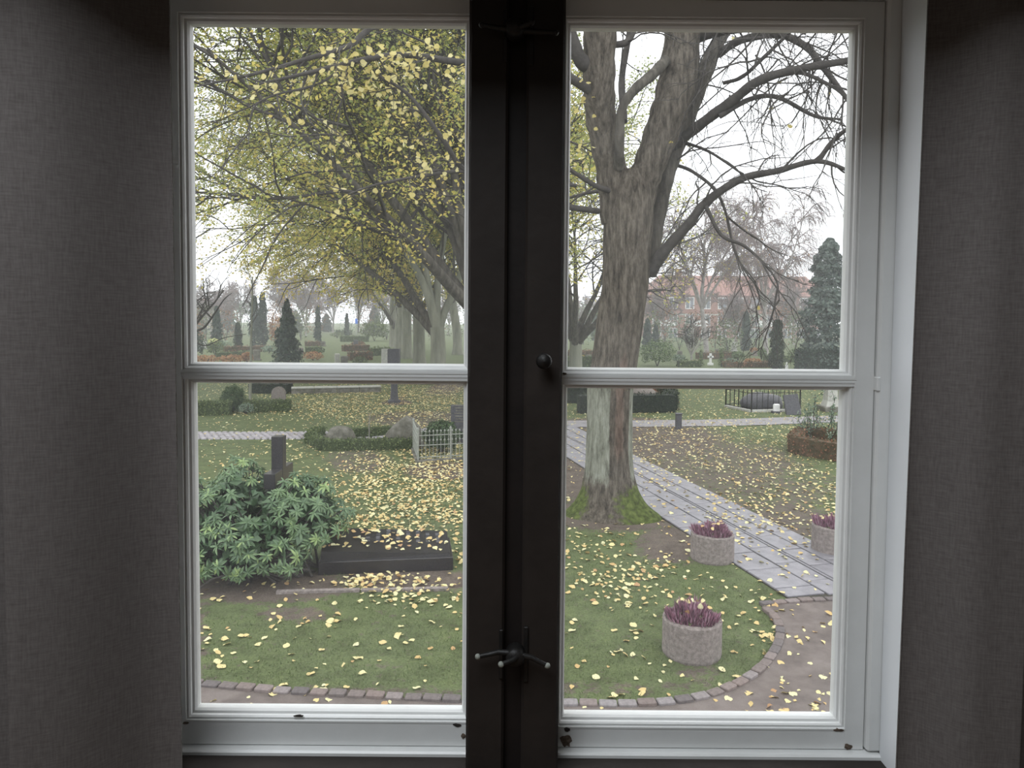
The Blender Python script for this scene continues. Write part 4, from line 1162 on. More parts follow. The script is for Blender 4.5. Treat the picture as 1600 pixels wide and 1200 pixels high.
# ------------------------------------------------------------------ plot with two boulders, hedge and pale fence
A, B_, C_, D_ = G(484, 690), G(520, 705), G(640, 703), G(560, 679)
hedge('box_hedge', [(G(506, 703), G(648, 701)), (G(484, 692), G(506, 703)), (G(486, 690), G(500, 680)), (G(545, 684), G(612, 680))], .28, .24, 'low box hedge edging the plot with two boulders', dens=900, size=.05)
b = MB(); g = G(525, 694); rock(b, (g.x, g.y + .4, .12), (.37, .3, .30), 2.1, 4, .22, .45)
tag(b.build('boulder', M['stone'], smooth=True, org=(g.x, g.y, 0)), 'low rounded grey boulder left of the pointed one', 'boulder')
def peak(name, pts, D0, thick, m, label):
    """rough standing stone from its outline in plan of height"""
    b = MB(); P = [at(px, py, D0) for px, py in pts]; c = sum(P, Vector()) / len(P)
    bm = bmesh.new()
    fr_ = [bm.verts.new((p.x, D0 - thick * .3, max(p.z, -.05))) for p in P]
    mid = [bm.verts.new((c.x + (p.x - c.x) * 1.06, D0, max(p.z, -.05))) for p in P]
    bk = [bm.verts.new((c.x + (p.x - c.x) * .8, D0 + thick, max(c.z + (p.z - c.z) * .8, -.05))) for p in P]
    n_ = len(P)
    for r0, r1 in ((fr_, mid), (mid, bk)):
        for i in range(n_): bm.faces.new((r0[i], r0[(i + 1) % n_], r1[(i + 1) % n_], r1[i]))
    bm.faces.new(fr_[::-1]); bm.faces.new(bk)
    bmesh.ops.triangulate(bm, faces=bm.faces[:])
    bmesh.ops.subdivide_edges(bm, edges=bm.edges[:], cuts=3, use_grid_fill=True)
    bmesh.ops.recalc_face_normals(bm, faces=bm.faces[:])
    for v_ in bm.verts:
        nv = noise.noise_vector(v_.co * 2.6) * .05 + noise.noise_vector(v_.co * 8) * .018
        v_.co += nv
    me = bpy.data.meshes.new(name); 
    for v_ in bm.verts: v_.co -= Vector((c.x, D0, 0))
    bm.to_mesh(me); bm.free(); me.materials.append(M[m])
    for p in me.polygons: p.use_smooth = True
    o = bpy.data.objects.new(name, me); COL.objects.link(o); o.location = (c.x, D0, 0)
    return tag(o, label, 'boulder')
peak('boulder', [(597, 697), (604, 678), (618, 662), (634, 650), (643, 653), (656, 668), (662, 690), (662, 700)], 17.3, .5, 'stone', 'tall pointed grey boulder behind the pale fence')
sp = thing('sapling', G(576, 690), 'thin bare sapling between the two boulders', 'plant')
w_ = Wood(3); g = G(576, 690); st = w_.grow(g, (0, 0, 1), .75, 6, .05, 0); mb = MB(); mb.tube(st, np.linspace(.014, .006, 7), 5)
mb.build('stem', M['birchbark'], sp); w_.children(st, .01, 0, [dict(n=9, L=.28, r=.006, ang=(.4, .8), seg=4, wig=.1, grav=.05, k=3, rmin=.003)]); w_.wood.build('branches', M['birchtwig'], sp)

def fence(name, corners, h_, m, label, step, posts, finial=True, rpick=.009, rpost=.028, double=True):
    r = thing(name, corners[0], label, 'fence')
    me = None
    for A, B in zip(corners, corners[1:]):
        A, B = Vector(A), Vector(B); L = (B - A).length; t = (B - A) / L; n_ = max(2, int(L / step))
        for z_ in ([.10, h_ * .55, h_ * .88] if double else [.10, h_ * .9]):
            mb = MB(); mb.tube([A + Vector((0, 0, z_)), B + Vector((0, 0, z_))], .011, 4); mb.build('rail', M[m], r)
        for i in range(1, n_):
            p = A + t * (L * i / n_)
            if me is None:
                q = MB(); q.tube([(0, 0, .04), (0, 0, h_)], rpick, 5)
                if finial: q.lathe([(.001, h_ + .05), (.018, h_ + .015), (.020, h_), (.006, h_ - .02)], 6)
                if finial: q.lathe([(.006, h_ * .66), (.022, h_ * .71), (.006, h_ * .76)], 6)
                me = q.mesh('picket', M[m])
            link('picket', me, r, p)
    for p in corners + posts:
        p = Vector(p); q = MB(); q.bevbox((p.x - rpost, p.y - rpost, -.02), (p.x + rpost, p.y + rpost, h_ + .06), .006)
        q.lathe([(rpost * 1.3, h_ + .055), (rpost * 1.3, h_ + .075), (rpost * .8, h_ + .09), (.001, h_ + .12)], 8, (p.x, p.y, 0)); q.build('post', M[m], r)
    return r
fc = [G(646, 703), G(653, 722), G(704, 719), G(775, 715), G(760, 699)]
fence('iron_fence', fc[:2] + [fc[3], fc[4]], .66, 'steel', 'pale grey ornamental iron fence around a green bush', .085, [fc[2]], rpick=.0065, rpost=.02)
fp = thing('fence_plinth', fc[1], 'low stone plinth under the pale iron fence', 'kerb')
for A_, B2 in ((fc[0], fc[1]), (fc[1], fc[3])):
    t = (B2 - A_).normalized(); n_ = Vector((-t.y, t.x, 0)); L = (B2 - A_).length
    mk = Matrix(((t.x, n_.x, 0, A_.x), (t.y, n_.y, 0, A_.y), (0, 0, 1, 0), (0, 0, 0, 1)))
    MB().bevbox((-.05, -.06, -.03), (L + .05, .06, .05), .01, mk).build('kerb_stone', M['stone'], fp)
bush('boxwood_bush', 690, 712, 58, 48, 'dense green bush growing inside the pale iron fence', 'topiary', 3800, .06, D=16.7)
b = MB(); g = Vector((at(718, 690, 18).x, 18, 0)); b.bevbox((g.x - .22, 17.93, 0), (g.x + .22, 18.07, at(716, 633, 18).z), .01)
gs = thing('headstone', g, 'dark upright headstone behind the pale fence beside the post', 'gravestone')
b.build('slab', M['granite_grey'], gs)
ln = MB()
for k in range(7): ln.box((g.x - .13 + .02 * (k % 3), 17.925, .95 - k * .07), (g.x + .13 - .03 * (k % 2), 17.932, .975 - k * .07))
ln.build('inscription', M['stone'], gs, label='faint lines of small lettering, not readable')
MB().bevbox((g.x - .3, 17.85, -.02), (g.x + .3, 18.15, .12), .01).build('base', M['granite_grey'], gs)

# ------------------------------------------------------------------ plot on the left lawn
hedge('box_hedge', [(G(305, 648), G(360, 647)), ], .5, .42, 'clipped green hedge block left of the round topiary', dens=700, size=.06)
hedge('box_hedge', [(G(382, 643), G(453, 642))], .5, .36, 'clipped green hedge block under the rounded headstone', dens=700, size=.06)
bush('topiary_bush', 364, 643, 34, 40, 'round dark green topiary bush between two hedge blocks', 'topiary', 4200, .055, cat='bush', zmin=-.9)
bush('grey_shrub', 384, 646, 26, 16, 'small pale leafy shrub under the round topiary', 'silver', 300, .06)
hs = thing('headstone', G(428, 640), 'rounded brown headstone rising behind the clipped hedge', 'gravestone'); g = Vector(hs.location); g.y += .5
hw = 10.5 * g.y / F; zt1 = at(428, 604, g.y).z
bm = []
for i in range(9): a = math.pi * i / 8; bm.append((g.x + math.cos(a) * hw, zt1 - .22 + math.sin(a) * .22))
ring = [(g.x + hw, 0)] + bm + [(g.x - hw, 0)]
n_ = len(ring); v = [(x_, g.y - .07, z_) for x_, z_ in ring] + [(x_, g.y + .07, z_) for x_, z_ in ring] + [(g.x, g.y - .075, .6), (g.x, g.y + .075, .6)]
f = [(i, (i + 1) % n_, 2 * n_) for i in range(n_)] + [(n_ + (i + 1) % n_, n_ + i, 2 * n_ + 1) for i in range(n_)] + [(i, n_ + i, n_ + (i + 1) % n_) for i in range(n_)] + [(i, n_ + (i + 1) % n_, (i + 1) % n_) for i in range(n_)]
MB().add(v, f).build('slab', M['brownstone'], hs)
MB().bevbox((g.x - hw * 1.2, g.y - .14, -.02), (g.x + hw * 1.2, g.y + .14, .15), .01).build('base', M['brownstone'], hs)
g = G(391, 628); st_ = thing('thin_trunk', g, 'thin bare sapling trunk standing behind the hedge blocks', 'tree')
w_ = Wood(12); pts = w_.grow(g, (0, 0, 1), 4.6, 10, .025, 0); mb = MB(); mb.tube(pts, np.linspace(.055, .025, 11), 7); mb.build('trunk', M['barkgreen'], st_)
w_.children(pts, .03, 0, [dict(n=9, L=1.1, r=.014, ang=(.4, .9), seg=5, wig=.12, grav=.0, k=3, **{'from': .55}), dict(n=4, L=.5, r=.007, ang=(.4, .9), seg=4, wig=.12, grav=0, k=3)]); w_.wood.build('branches', M['barkdark'], st_, kind='stuff')
g = G(303, 640); b = MB(); b.bevbox((g.x - .28, g.y - .1, -.02), (g.x + .0, g.y + .1, .75), .05)
tag(b.build('headstone', M['granite_grey'], org=g), 'dark headstone edge at the far left of the lawn', 'gravestone')
# dark low wall / hedge at the back of the lawn under the glazing bar
hedge('yew_hedge', [(G(395, 613), G(452, 614))], .8, .40, 'dark clipped yew hedge behind the left lawn', 'darkhedge', dens=160, size=.09)
g0, g1 = G(455, 615), G(595, 612); t = (g1 - g0).normalized(); L = (g1 - g0).length
wl = thing('low_wall', g0, 'low yellowish stone wall at the back of the leaf-strewn lawn', 'wall')
wn_ = int(L / .9); mk = Matrix(((t.x, -t.y, 0, g0.x), (t.y, t.x, 0, g0.y), (0, 0, 1, 0), (0, 0, 0, 1)))
for k in range(wn_): MB().bevbox((k * L / wn_ + .01, -.15, -.02), ((k + 1) * L / wn_ - .01, .15, .2), .02, mk).build('wall_stone', M['stone'], wl)
for k in range(wn_): MB().bevbox((k * L / wn_ + .005, -.19, .2), ((k + 1) * L / wn_ - .005, .19, .27), .015, mk).build('coping_stone', M['palestone'], wl)
# slim dark column
g = G(616, 629); co_ = thing('stone_column', g, 'slim dark stone column with square head standing on the yellow lawn', 'monument')
k = g.y / F; zt1 = at(612, 545, g.y).z
MB().lathe([(.24, 0), (.24, .08), (.15, .14), (.13, .5), (.11, zt1 - .65), (.13, zt1 - .62), (.001, zt1 - .6)], 12, g).build('shaft', M['granite_grey'], co_)
MB().bevbox((g.x - .22, g.y - .2, zt1 - .62), (g.x + .2, g.y + .2, zt1), .02).build('head', M['granite_grey'], co_)
g = G(603, 585); pl_ = thing('stone_pillar', g, 'pale square stone pillar behind the slim dark column', 'monument')
MB().bevbox((g.x - .22, g.y - .22, 0), (g.x + .22, g.y + .22, at(603, 545, g.y).z), .03).build('shaft', M['palestone'], pl_)
MB().bevbox((g.x - .3, g.y - .3, 0), (g.x + .3, g.y + .3, .2), .03).build('base', M['palestone'], pl_)

# ------------------------------------------------------------------ planters with heather
def planter(px, py, wpx, label, flower, seed):
    g = G(px, py); rad = wpx * g.y / F / 2; c = Vector((g.x, g.y + rad * .9, 0)); h_ = rad * 1.25
    r = thing('concrete_planter', c, label, 'planter', 'round concrete planters')
    MB().lathe([(.001, -.01), (rad * .97, -.01), (rad, .02), (rad, h_ - .015), (rad - .012, h_), (rad - .055, h_), (rad - .06, h_ - .02), (rad - .06, h_ - .10), (.001, h_ - .09)], 40, c).build('tub', M['concrete'], r, smooth=False)
    rg = np.random.default_rng(seed)
    MB().lathe([(rad - .061, h_ - .07), (rad * .5, h_ - .045), (.001, h_ - .04)], 24, c).build('soil', M['soil'], r)
    hth = thing('heather', (c.x, c.y, h_ - .06), flower, 'plant', 'heather in the planters')
    mb = MB(); n_ = 1700
    a = rg.random(n_) * 6.283; q = np.sqrt(rg.random(n_)) * (rad - .065)
    clump = (.75 + .30 * np.sin(a * 3 + seed) * np.sin(q * 22)) * (1.15 - .35 * (q / rad) ** 2)
    pos = np.stack((c.x + np.cos(a) * q, c.y + np.sin(a) * q, np.full(n_, h_ - .07)), 1)
    lean = np.stack((np.cos(a) * q / rad * .5, np.sin(a) * q / rad * .5, np.ones(n_)), 1) + rg.normal(size=(n_, 3)) * .16
    FRm = frames(lean, rg)
    SP = (np.array([(-.045, 0, .1), (.045, 0, .1), (.03, 0, .8), (0, 0, 1.05), (-.03, 0, .8), (0, -.045, .1), (0, .045, .1), (0, .03, .8), (0, -.03, .8)]),
          [(0, 1, 2), (0, 2, 4), (4, 2, 3), (5, 6, 7), (5, 7, 8), (8, 7, 3)])
    mb.stamp(SP[0], SP[1], FRm, pos, .165 * clump * rg.uniform(.7, 1.25, n_), rg.random(n_) * .98 + .01)
    mb.build('flower_spikes', M['purple'], hth, kind='stuff')
    gr_ = MB(); P, N = ellip((c.x, c.y, h_ - .04), (rad - .07, rad - .07, .08), 350, rg, zmin=-.1); cloud(gr_, P, N, .035, rg); gr_.build('foliage', M['hedge'], hth, kind='stuff')
    return c, rad, h_
PL = [planter(1091, 1039, 96, 'round concrete planter nearest the window, on the lawn', 'purple heather in the nearest planter on the lawn', 1),
      planter(1121, 883, 69, 'round concrete planter beside the slab path below the linden', 'purple heather in the planter beside the slab path', 2),
      planter(1316, 870, 68, 'round concrete planter across the path, cut by the window frame', 'purple heather in the planter cut by the frame', 3)]

# ------------------------------------------------------------------ right-hand lawn
hedge('yew_hedge', [(G(905, 645), G(1050, 643)), (G(1047, 641), G(1040, 622)), (G(888, 629), G(922, 628)), (G(922, 618), G(1030, 618))], .55, .62, 'dark clipped yew hedge boxing in a grave plot behind the linden', 'darkhedge', dens=230, size=.07)
b = MB(); g = G(1000, 634); rock(b, (g.x, g.y, .3), (.6, .4, .42), 7.7, 3, .25, .6); tag(b.build('boulder', M['brownstone'], smooth=True, org=(g.x, g.y, 0)), 'brown boulder inside the dark yew hedge plot', 'boulder')
bush('trailing_shrub', 1030, 634, 60, 26, 'brownish trailing shrub over the hedged plot boulder', 'redhedge', 500, .08)
g = G(1060, 670); bo = thing('bollard', g, 'short dark square bollard beside the cross path', 'bollard')
k = g.y / F; MB().bevbox((g.x - 4.4 * k, g.y - .08, -.02), (g.x + 4.4 * k, g.y + .08, 23 * k), .01).build('post', M['granite_grey'], bo)
MB().bevbox((g.x - 5.2 * k, g.y - .095, 23 * k), (g.x + 5.2 * k, g.y + .095, 24.6 * k), .008).build('cap', M['granite_grey'], bo)
fcs = [G(1134, 636), G(1174, 644), G(1250, 642), G(1250, 628), G(1134, 636)]
fence('iron_fence', fcs, .72, 'iron', 'thin black iron fence around a dark boulder grave', .21, [], False, .011, .02, False)
kb = MB()
fk = thing('grave_kerb', fcs[0], 'pale kerb stones under the thin black fence', 'kerb')
for A_, B2 in zip(fcs[:2], fcs[1:3]):
    t = (B2 - A_).normalized(); mk = Matrix(((t.x, -t.y, 0, A_.x), (t.y, t.x, 0, A_.y), (0, 0, 1, 0), (0, 0, 0, 1)))
    MB().bevbox((0, -.08, -.02), ((B2 - A_).length, .08, .08), .015, mk).build('kerb_stone', M['palestone'], fk)
g = G(1196, 641); b = MB(); rock(b, (g.x, g.y + .4, .2), (.75, .45, .38), 4.4, 3, .2, .5); tag(b.build('boulder', M['granite_grey'], smooth=True, org=(g.x, g.y, 0)), 'dark low boulder inside the thin black fence', 'boulder')
g = G(1213, 645); wm = thing('small_headstone', g, 'small white headstone before the dark fenced boulder', 'gravestone'); k = g.y / F
MB().bevbox((g.x - 5 * k, g.y - .06, 0), (g.x + 5 * k, g.y + .06, 14 * k), .03).build('slab', M['whitestone'], wm); MB().bevbox((g.x - 7 * k, g.y - .1, -.02), (g.x + 7 * k, g.y + .1, .06), .01).build('base', M['granite_grey'], wm)
g = G(1240, 648); k = g.y / F
b = MB(); mt = Matrix.Translation((g.x, g.y, 0)) @ Matrix.Rotation(math.radians(6), 4, 'Y').inverted() @ Matrix.Rotation(math.radians(-14), 4, 'X')
b.bevbox((-11.5 * k, -.05, -.02), (11.5 * k, .05, 32 * k), .01, mt)
tag(b.build('leaning_slab', M['granite_grey'], org=g), 'black rectangular slab leaning beside the thin black fence', 'gravestone')
g = G(1297, 642); ob = thing('stone_monument', g, 'pale stone pedestal monument on a dark square base', 'monument'); k = g.y / F
MB().bevbox((g.x - 15 * k, g.y - .35, -.02), (g.x + 15 * k, g.y + .35, 8 * k), .02).build('base', M['stone'], ob)
MB().box((g.x - 11 * k, g.y - .25, 8 * k), (g.x + 11 * k, g.y + .25, 17 * k), taper=.25).build('foot', M['palestone'], ob)
MB().box((g.x - 8 * k, g.y - .2, 17 * k), (g.x + 8 * k, g.y + .2, 58 * k), taper=.2).build('shaft', M['palestone'], ob)
hedge('rusty_hedge', [(G(1240, 708), G(1322, 722)), (G(1240, 706), G(1256, 692)), (G(1256, 692), G(1340, 700))], .3, .42, 'low rusty brown hedge around the silvery shrub', 'redhedge', dens=420, size=.055)
sh = thing('silvery_shrub', G(1290, 702), 'sparse silvery green shrub growing inside the rusty hedge', 'shrub'); g = Vector(sh.location); g.y += .4
w_ = Wood(17)
for q in range(9):
    a = nrng.random() * 6.28; b = w_.grow((g.x + .2 * math.cos(a), g.y + .2 * math.sin(a), .0), (math.cos(a) * .55, math.sin(a) * .4, 1), nrng.uniform(.7, 1.35), 6, .12, -.02)
    w_.wood.tube(b, np.linspace(.016, .006, 7), 5); w_.tw.append((b, 0))
    w_.children(b, .012, 0, [dict(n=7, L=.45, r=.007, ang=(.4, .9), seg=4, wig=.14, grav=0, k=3, leaf=1, rmin=.003)])
w_.wood.build('stems', M['barkdark'], sh); P = w_.leafpts(13, .03); mb = MB(); cloud(mb, P, nrng.normal(size=P.shape) + np.array((0, 0, .6)), .065, np.random.default_rng(2)); mb.build('foliage', M['silver'], sh, kind='stuff')
# ------------------------------------------------------------------ far side of the cemetery, seen through the left window
cone_tree('spruce_tree', 449, 574, 56, 466, 'dark green young spruce standing in the left upper pane', n_=3400, power=.85, top=.03)
cone_tree('columnar_cypress', 398, 541, 22, 462, 'hazy columnar cypress, left one of the far pair', n_=900, power=.35, group='far cypress pair')
cone_tree('columnar_cypress', 411, 540, 17, 456, 'tall narrow columnar cypress, right one of the far pair', n_=900, power=.3, group='far cypress pair')
cone_tree('yew_tree', 372, 548, 16, 505, 'small dark yew left of the far cypress pair', n_=500, power=.4, m='darkhedge')
cone_tree('yew_tree', 497, 536, 12, 478, 'slim hazy yew right of the dark spruce', n_=400, power=.4)
cone_tree('yew_tree', 339, 545, 22, 478, 'broad hazy evergreen above the yellow flowering shrub', n_=700, power=.6)
cone_tree('yew_tree', 542, 528, 10, 490, 'tiny dark evergreen at the end of the lawn vista', n_=250, power=.7)
bush('evergreen_bush', 306, 560, 28, 42, 'dark evergreen bush at the left edge of the upper pane', 'conifer', 700, .16, cat='bush')
yb = bush('flowering_shrub', 336, 556, 26, 26, 'dark shrub topped with pale yellow flowers', 'hedge', 500, .14)
mbf = MB(); g = Vector(yb.location); rgf = np.random.default_rng(6); P, N = ellip((g.x, g.y - .3, 1.15), (.4, .3, .25), 60, rgf); cloud(mbf, P, N, .16, rgf); mbf.build('flowers', M['paleyellow'], yb, kind='stuff')
for k, (px, py, w_, h_, lab) in enumerate(((322, 568, 40, 13, 'low orange shrub bed before the dark evergreen bush'), (362, 568, 36, 14, 'low orange shrub bed in the middle left'), (386, 567, 18, 17, 'taller orange shrub clump next to the grey headstone'), (489, 563, 30, 14, 'low orange shrub bed right of the dark spruce'))):
    bush('orange_shrub', px, py, w_, h_, lab, 'orange', 450, .13, group='orange autumn shrubs')
bush('round_bush', 585, 533, 42, 32, 'round dark green bush beside the avenue trunks', 'hedge', 900, .28, cat='bush')
bush('low_bush', 563, 571, 24, 14, 'low dark bush just above the glazing bar', 'hedge', 400, .1, cat='bush')
bush('orange_tree', 431, 540, 20, 46, 'hazy orange autumn tree behind the dark spruce', 'orange', 350, .26, cat='tree')
for px, py, w_, h_, lab, m_ in ((401, 563, 11, 17, 'grey square headstone between orange shrubs and spruce', 'stone'), (527, 569, 8, 17, 'pale rounded headstone left of two by the vista', 'palestone'), (538, 570, 11, 14, 'grey headstone right of two by the vista', 'stone'),
                          (556, 545, 7, 14, 'small dark monument on the hedged plots', 'granite_grey'), (318, 545, 9, 12, 'small pale headstone by the far left shrubs', 'palestone'), (470, 552, 8, 9, 'small brown headstone beside the spruce', 'brownstone'), (505, 541, 7, 8, 'tiny grey headstone left of the vista', 'stone')):
    g = G(px, py); k = g.y / F; r = thing('headstone', g, lab, 'gravestone', 'distant headstones on the left')
    MB().bevbox((g.x - w_ * k / 2, g.y - .1, 0), (g.x + w_ * k / 2, g.y + .1, h_ * k), .06).build('slab', M[m_], r); MB().bevbox((g.x - w_ * k * .62, g.y - .18, -.02), (g.x + w_ * k * .62, g.y + .18, 2.2 * k), .03).build('base', M[m_], r)
for a_, b2, h_, lab, m_ in (((536, 549), (575, 548), .55, 'low hedge of the middle plot right of the vista', 'redhedge'), ((532, 534), (576, 534), .7, 'low green hedge of the far plot right of the vista', 'hedge'), ((545, 563), (580, 562), .6, 'brown hedge of the nearest plot right of the vista', 'redhedge'),
                        ((478, 551), (503, 551), .5, 'low hedge left of the vista behind the orange bed', 'hedge'), ((350, 551), (424, 549), .5, 'long low hedge behind the orange shrub beds', 'redhedge'), ((340, 558), (396, 556), .35, 'low green hedge just behind the orange shrubs', 'hedge'), ((525, 523), (550, 523), .8, 'short hedge across the end of the vista', 'hedge'), ((477, 541), (500, 541), .5, 'short brown hedge left of the lawn vista', 'redhedge'), ((580, 556), (606, 554), .6, 'short green hedge beside the avenue trunks', 'hedge')):
    hedge('low_hedge', [(G(*a_), G(*b2))], .6, h_, lab, m_, dens=70, size=.14, group='low plot hedges left')
for px, py, w_, h_, lab, m_ in ((498, 551, 18, 8, 'low green mound of ground cover left of the vista', 'shrub'), (560, 541, 20, 8, 'brown mound of heather on the middle plot', 'redhedge'), (527, 528, 22, 9, 'dark mound at the head of the lawn vista', 'hedge'), (350, 546, 26, 14, 'pale green mound before the hazy evergreen', 'silver'), (420, 552, 22, 12, 'grey green mound left of the spruce', 'silver'), (308, 538, 26, 20, 'hazy brown shrub at the far left', 'redhedge'), (605, 560, 20, 12, 'dark green mound by the avenue foot', 'hedge')):
    bush('mound_shrub', px, py, w_, h_, lab, m_, 260, .17, group='distant low mounds left')
g = G(557, 527); sg = thing('blue_sign', g, 'small blue sign on a pole at the end of the vista', 'sign'); k = g.y / F
MB().tube([(g.x, g.y, 0), (g.x, g.y, at(557, 496, g.y).z)], .05, 6).build('pole', M['steel'], sg)
MB().bevbox((g.x - 2 * k, g.y - .08, at(557, 506, g.y).z), (g.x + 2 * k, g.y + .0, at(557, 498, g.y).z), .02).build('panel', M['bluesign'], sg)

def bare_tree(name, px, pyb, D, H, label, seed, spread=1.0, mw='birchtwig', leaf=None, nleaf=0, lsize=.2, weep=-.03, rt=.22, group=None, cat='tree', r1=.05, nst=6, dens=1.0, fork=.3, mt='birchbark', tw=1.0):
    x = at(px, pyb, D).x; w = Wood(seed); rg = w.rg
    r = thing(name, (x, D, 0), label, cat, group); tb = MB()
    pts = w.grow((x, D, -.1), (rg.normal() * .03, 0, 1), H * fork, 7, .035, 0); tb.tube(pts, np.linspace(rt, rt * .75, 8), 9)
    for k in range(nst):
        a = 2 * math.pi * (k + rg.random() * .6) / nst; tilt = rg.uniform(.08, .62) * spread
        d = np.array((math.cos(a) * math.sin(tilt), math.sin(a) * math.sin(tilt), math.cos(tilt)))
        st = w.grow(pts[-1], d, H * rg.uniform(.5, .72), 10, .06, .01); tb.tube(st, np.linspace(rt * .5, .03, 11), 6)
        w.children(st, rt * .4, 0, [dict(n=int(9 * dens), L=H * .16 * spread, r=r1, ang=(.4, 1.0), seg=7, wig=.10, grav=.0 + weep, k=4, rmin=.02 * tw, **{'from': .2}),
                                    dict(n=int(7 * dens), L=H * .10, r=r1 * .5 * tw, ang=(.3, .9), seg=6, wig=.10, grav=weep * 3, k=3, rmin=.014 * tw, leaf=1),
                                    dict(n=int(3 * dens), L=H * .09, r=r1 * .35 * tw, ang=(.3, .8), seg=5, wig=.08, grav=weep * 6, k=3, rmin=.012 * tw)])
    tb.build('trunk', M[mt], r, smooth=True); w.wood.build('branches', M[mw], r, kind='stuff')
    if leaf:
        P = w.leafpts(nleaf, .25); P = P[rg.random(len(P)) < np.clip(1.5 - P[:, 2] / (H * .55), .05, 1)]
        mb = MB(); cloud(mb, P, rg.normal(size=P.shape), lsize, rg); mb.build('foliage', M[leaf], r, kind='stuff')
    return r
bare_tree('weeping_birch', 1104, 556, 58, 13.6, 'tall bare weeping birch with forked trunk, left of the two', 41, 1.15, leaf='lindengold', nleaf=4.5, lsize=.15, weep=-.045, dens=1.3, nst=7)
bare_tree('weeping_birch', 1197, 556, 64, 14.8, 'tall weeping birch with hanging brown twigs, right of the two', 42, 1.05, leaf='orange', nleaf=3.5, lsize=.14, weep=-.06, dens=1.35, nst=7)
bare_tree('bare_tree', 1080, 572, 50, 3.6, 'small bare shrubby tree beside the white cross', 43, 1.2, weep=.0, rt=.08, r1=.02, fork=.2, mw='barkdark', dens=.8)
bare_tree('bare_tree', 268, 560, 30, 6.0, 'bare tree at the left edge with one long arching branch', 44, 1.5, weep=-.004, rt=.14, r1=.03, fork=.3, mw='barkdark', dens=.6, mt='barkdark')
bt = bpy.data.objects['bare_tree.001'] if 'bare_tree.001' in bpy.data.objects else None
if bt:
    for pts, r0 in (([(270, 560, 30), (290, 525, 29.5), (318, 512, 29), (335, 490, 28.6), (350, 468, 28.2), (362, 458, 28)], .07), ([(295, 528, 29.4), (320, 540, 29), (350, 528, 28.8), (385, 522, 28.5)], .03), ([(330, 496, 28.7), (310, 475, 28.5), (302, 452, 28.4)], .035)):
        P = smoothpath(pts); mb = MB(); mb.tube(P, np.linspace(r0, .012, len(P)), 6); mb.build('limb', M['barkdark'], bt, smooth=True)
# hazy trees closing the view, each its own
rb = random.Random(77)
for k, (px, D, H, sp_, lab) in enumerate(((330, 105, 9, 1.2, 'hazy bare tree left of the far cypresses'), (375, 115, 10, 1.1, 'hazy bare tree behind the far cypresses'), (440, 120, 13, 1.0, 'hazy bare tree behind the dark spruce'), (478, 110, 12, 1.0, 'hazy purple-grey tree right of the spruce tip'), (520, 135, 14, 1.1, 'pale hazy tree closing the lawn vista'), (560, 140, 14, 1.1, 'pale hazy tree behind the blue sign'), (598, 130, 13, 1.1, 'pale hazy tree behind the round bush'),
                                   (640, 120, 13, 1.1, 'hazy tree filling the gap between avenue trunks'), (700, 125, 13, 1.1, 'hazy tree behind the trunk nearest the post'), (897, 120, 7.5, 1.2, 'hazy bare tree at the left edge of the right window'), (925, 130, 8.5, 1.1, 'hazy bare tree close left of the big trunk'), (1036, 90, 9, 1.0, 'hazy bare tree in front of the brick building end'), (1150, 84, 8, 1.1, 'hazy reddish tree between the two birches'), (1240, 90, 9.5, 1.1, 'hazy reddish tree left of the big conifer'))):
    bare_tree('distant_tree', px, 525, D, H, lab, 100 + k, sp_, weep=-.01, rt=.2, r1=.06, group='hazy distant trees', dens=1.0, nst=7, fork=.15, tw=2.0, leaf='redhedge' if k % 3 == 1 else None, nleaf=1, lsize=.3)
thk = [(302, 72, 4.0, 'redhedge'), (322, 80, 4.6, 'hedge'), (352, 84, 4.2, 'redhedge'), (378, 92, 5, 'silver'), (424, 86, 4.6, 'redhedge'), (440, 96, 5.6, 'orange'), (470, 90, 4.2, 'hedge'), (492, 98, 5, 'redhedge'), (545, 118, 5.5, 'silver'), (572, 112, 5, 'redhedge'), (604, 96, 4.6, 'hedge'), (630, 92, 5, 'redhedge'), (655, 98, 4.6, 'silver'), (680, 88, 4.6, 'redhedge'), (712, 92, 5, 'hedge'),
       (892, 76, 4.6, 'redhedge'), (912, 84, 5.0, 'silver'), (932, 78, 4.2, 'hedge'), (1018, 74, 3.8, 'hedge'), (1040, 80, 4.8, 'redhedge'), (1062, 72, 3.6, 'silver'), (1082, 78, 4.6, 'redhedge'), (1118, 76, 4.2, 'redhedge'), (1138, 70, 3.2, 'hedge'), (1158, 82, 5, 'redhedge'), (1182, 76, 4.2, 'silver'), (1222, 80, 5, 'redhedge'), (1244, 74, 4.4, 'hedge')]
cnt_ = {}; ordw = 'first second third fourth fifth sixth seventh'.split()
for k, (px, D, H, m_) in enumerate(thk):
    nm_ = {'redhedge': 'rusty brown', 'hedge': 'dull green', 'silver': 'grey green', 'orange': 'orange'}[m_]
    wpx = 30 + 8 * (k % 3)
    key_ = (nm_, px < 800); cnt_[key_] = cnt_.get(key_, 0) + 1
    o = bush('thicket_shrub', px, 520, wpx, H * F / D, '%s %s misty shrub from the left in the row %s' % (ordw[cnt_[key_] - 1], nm_, 'closing the left view' if px < 800 else 'below the brick building'), m_, 420, .22, group='misty shrubs, %s %s' % (nm_, 'left' if px < 800 else 'right'), D=D, zmin=-.9, depth=1.2)
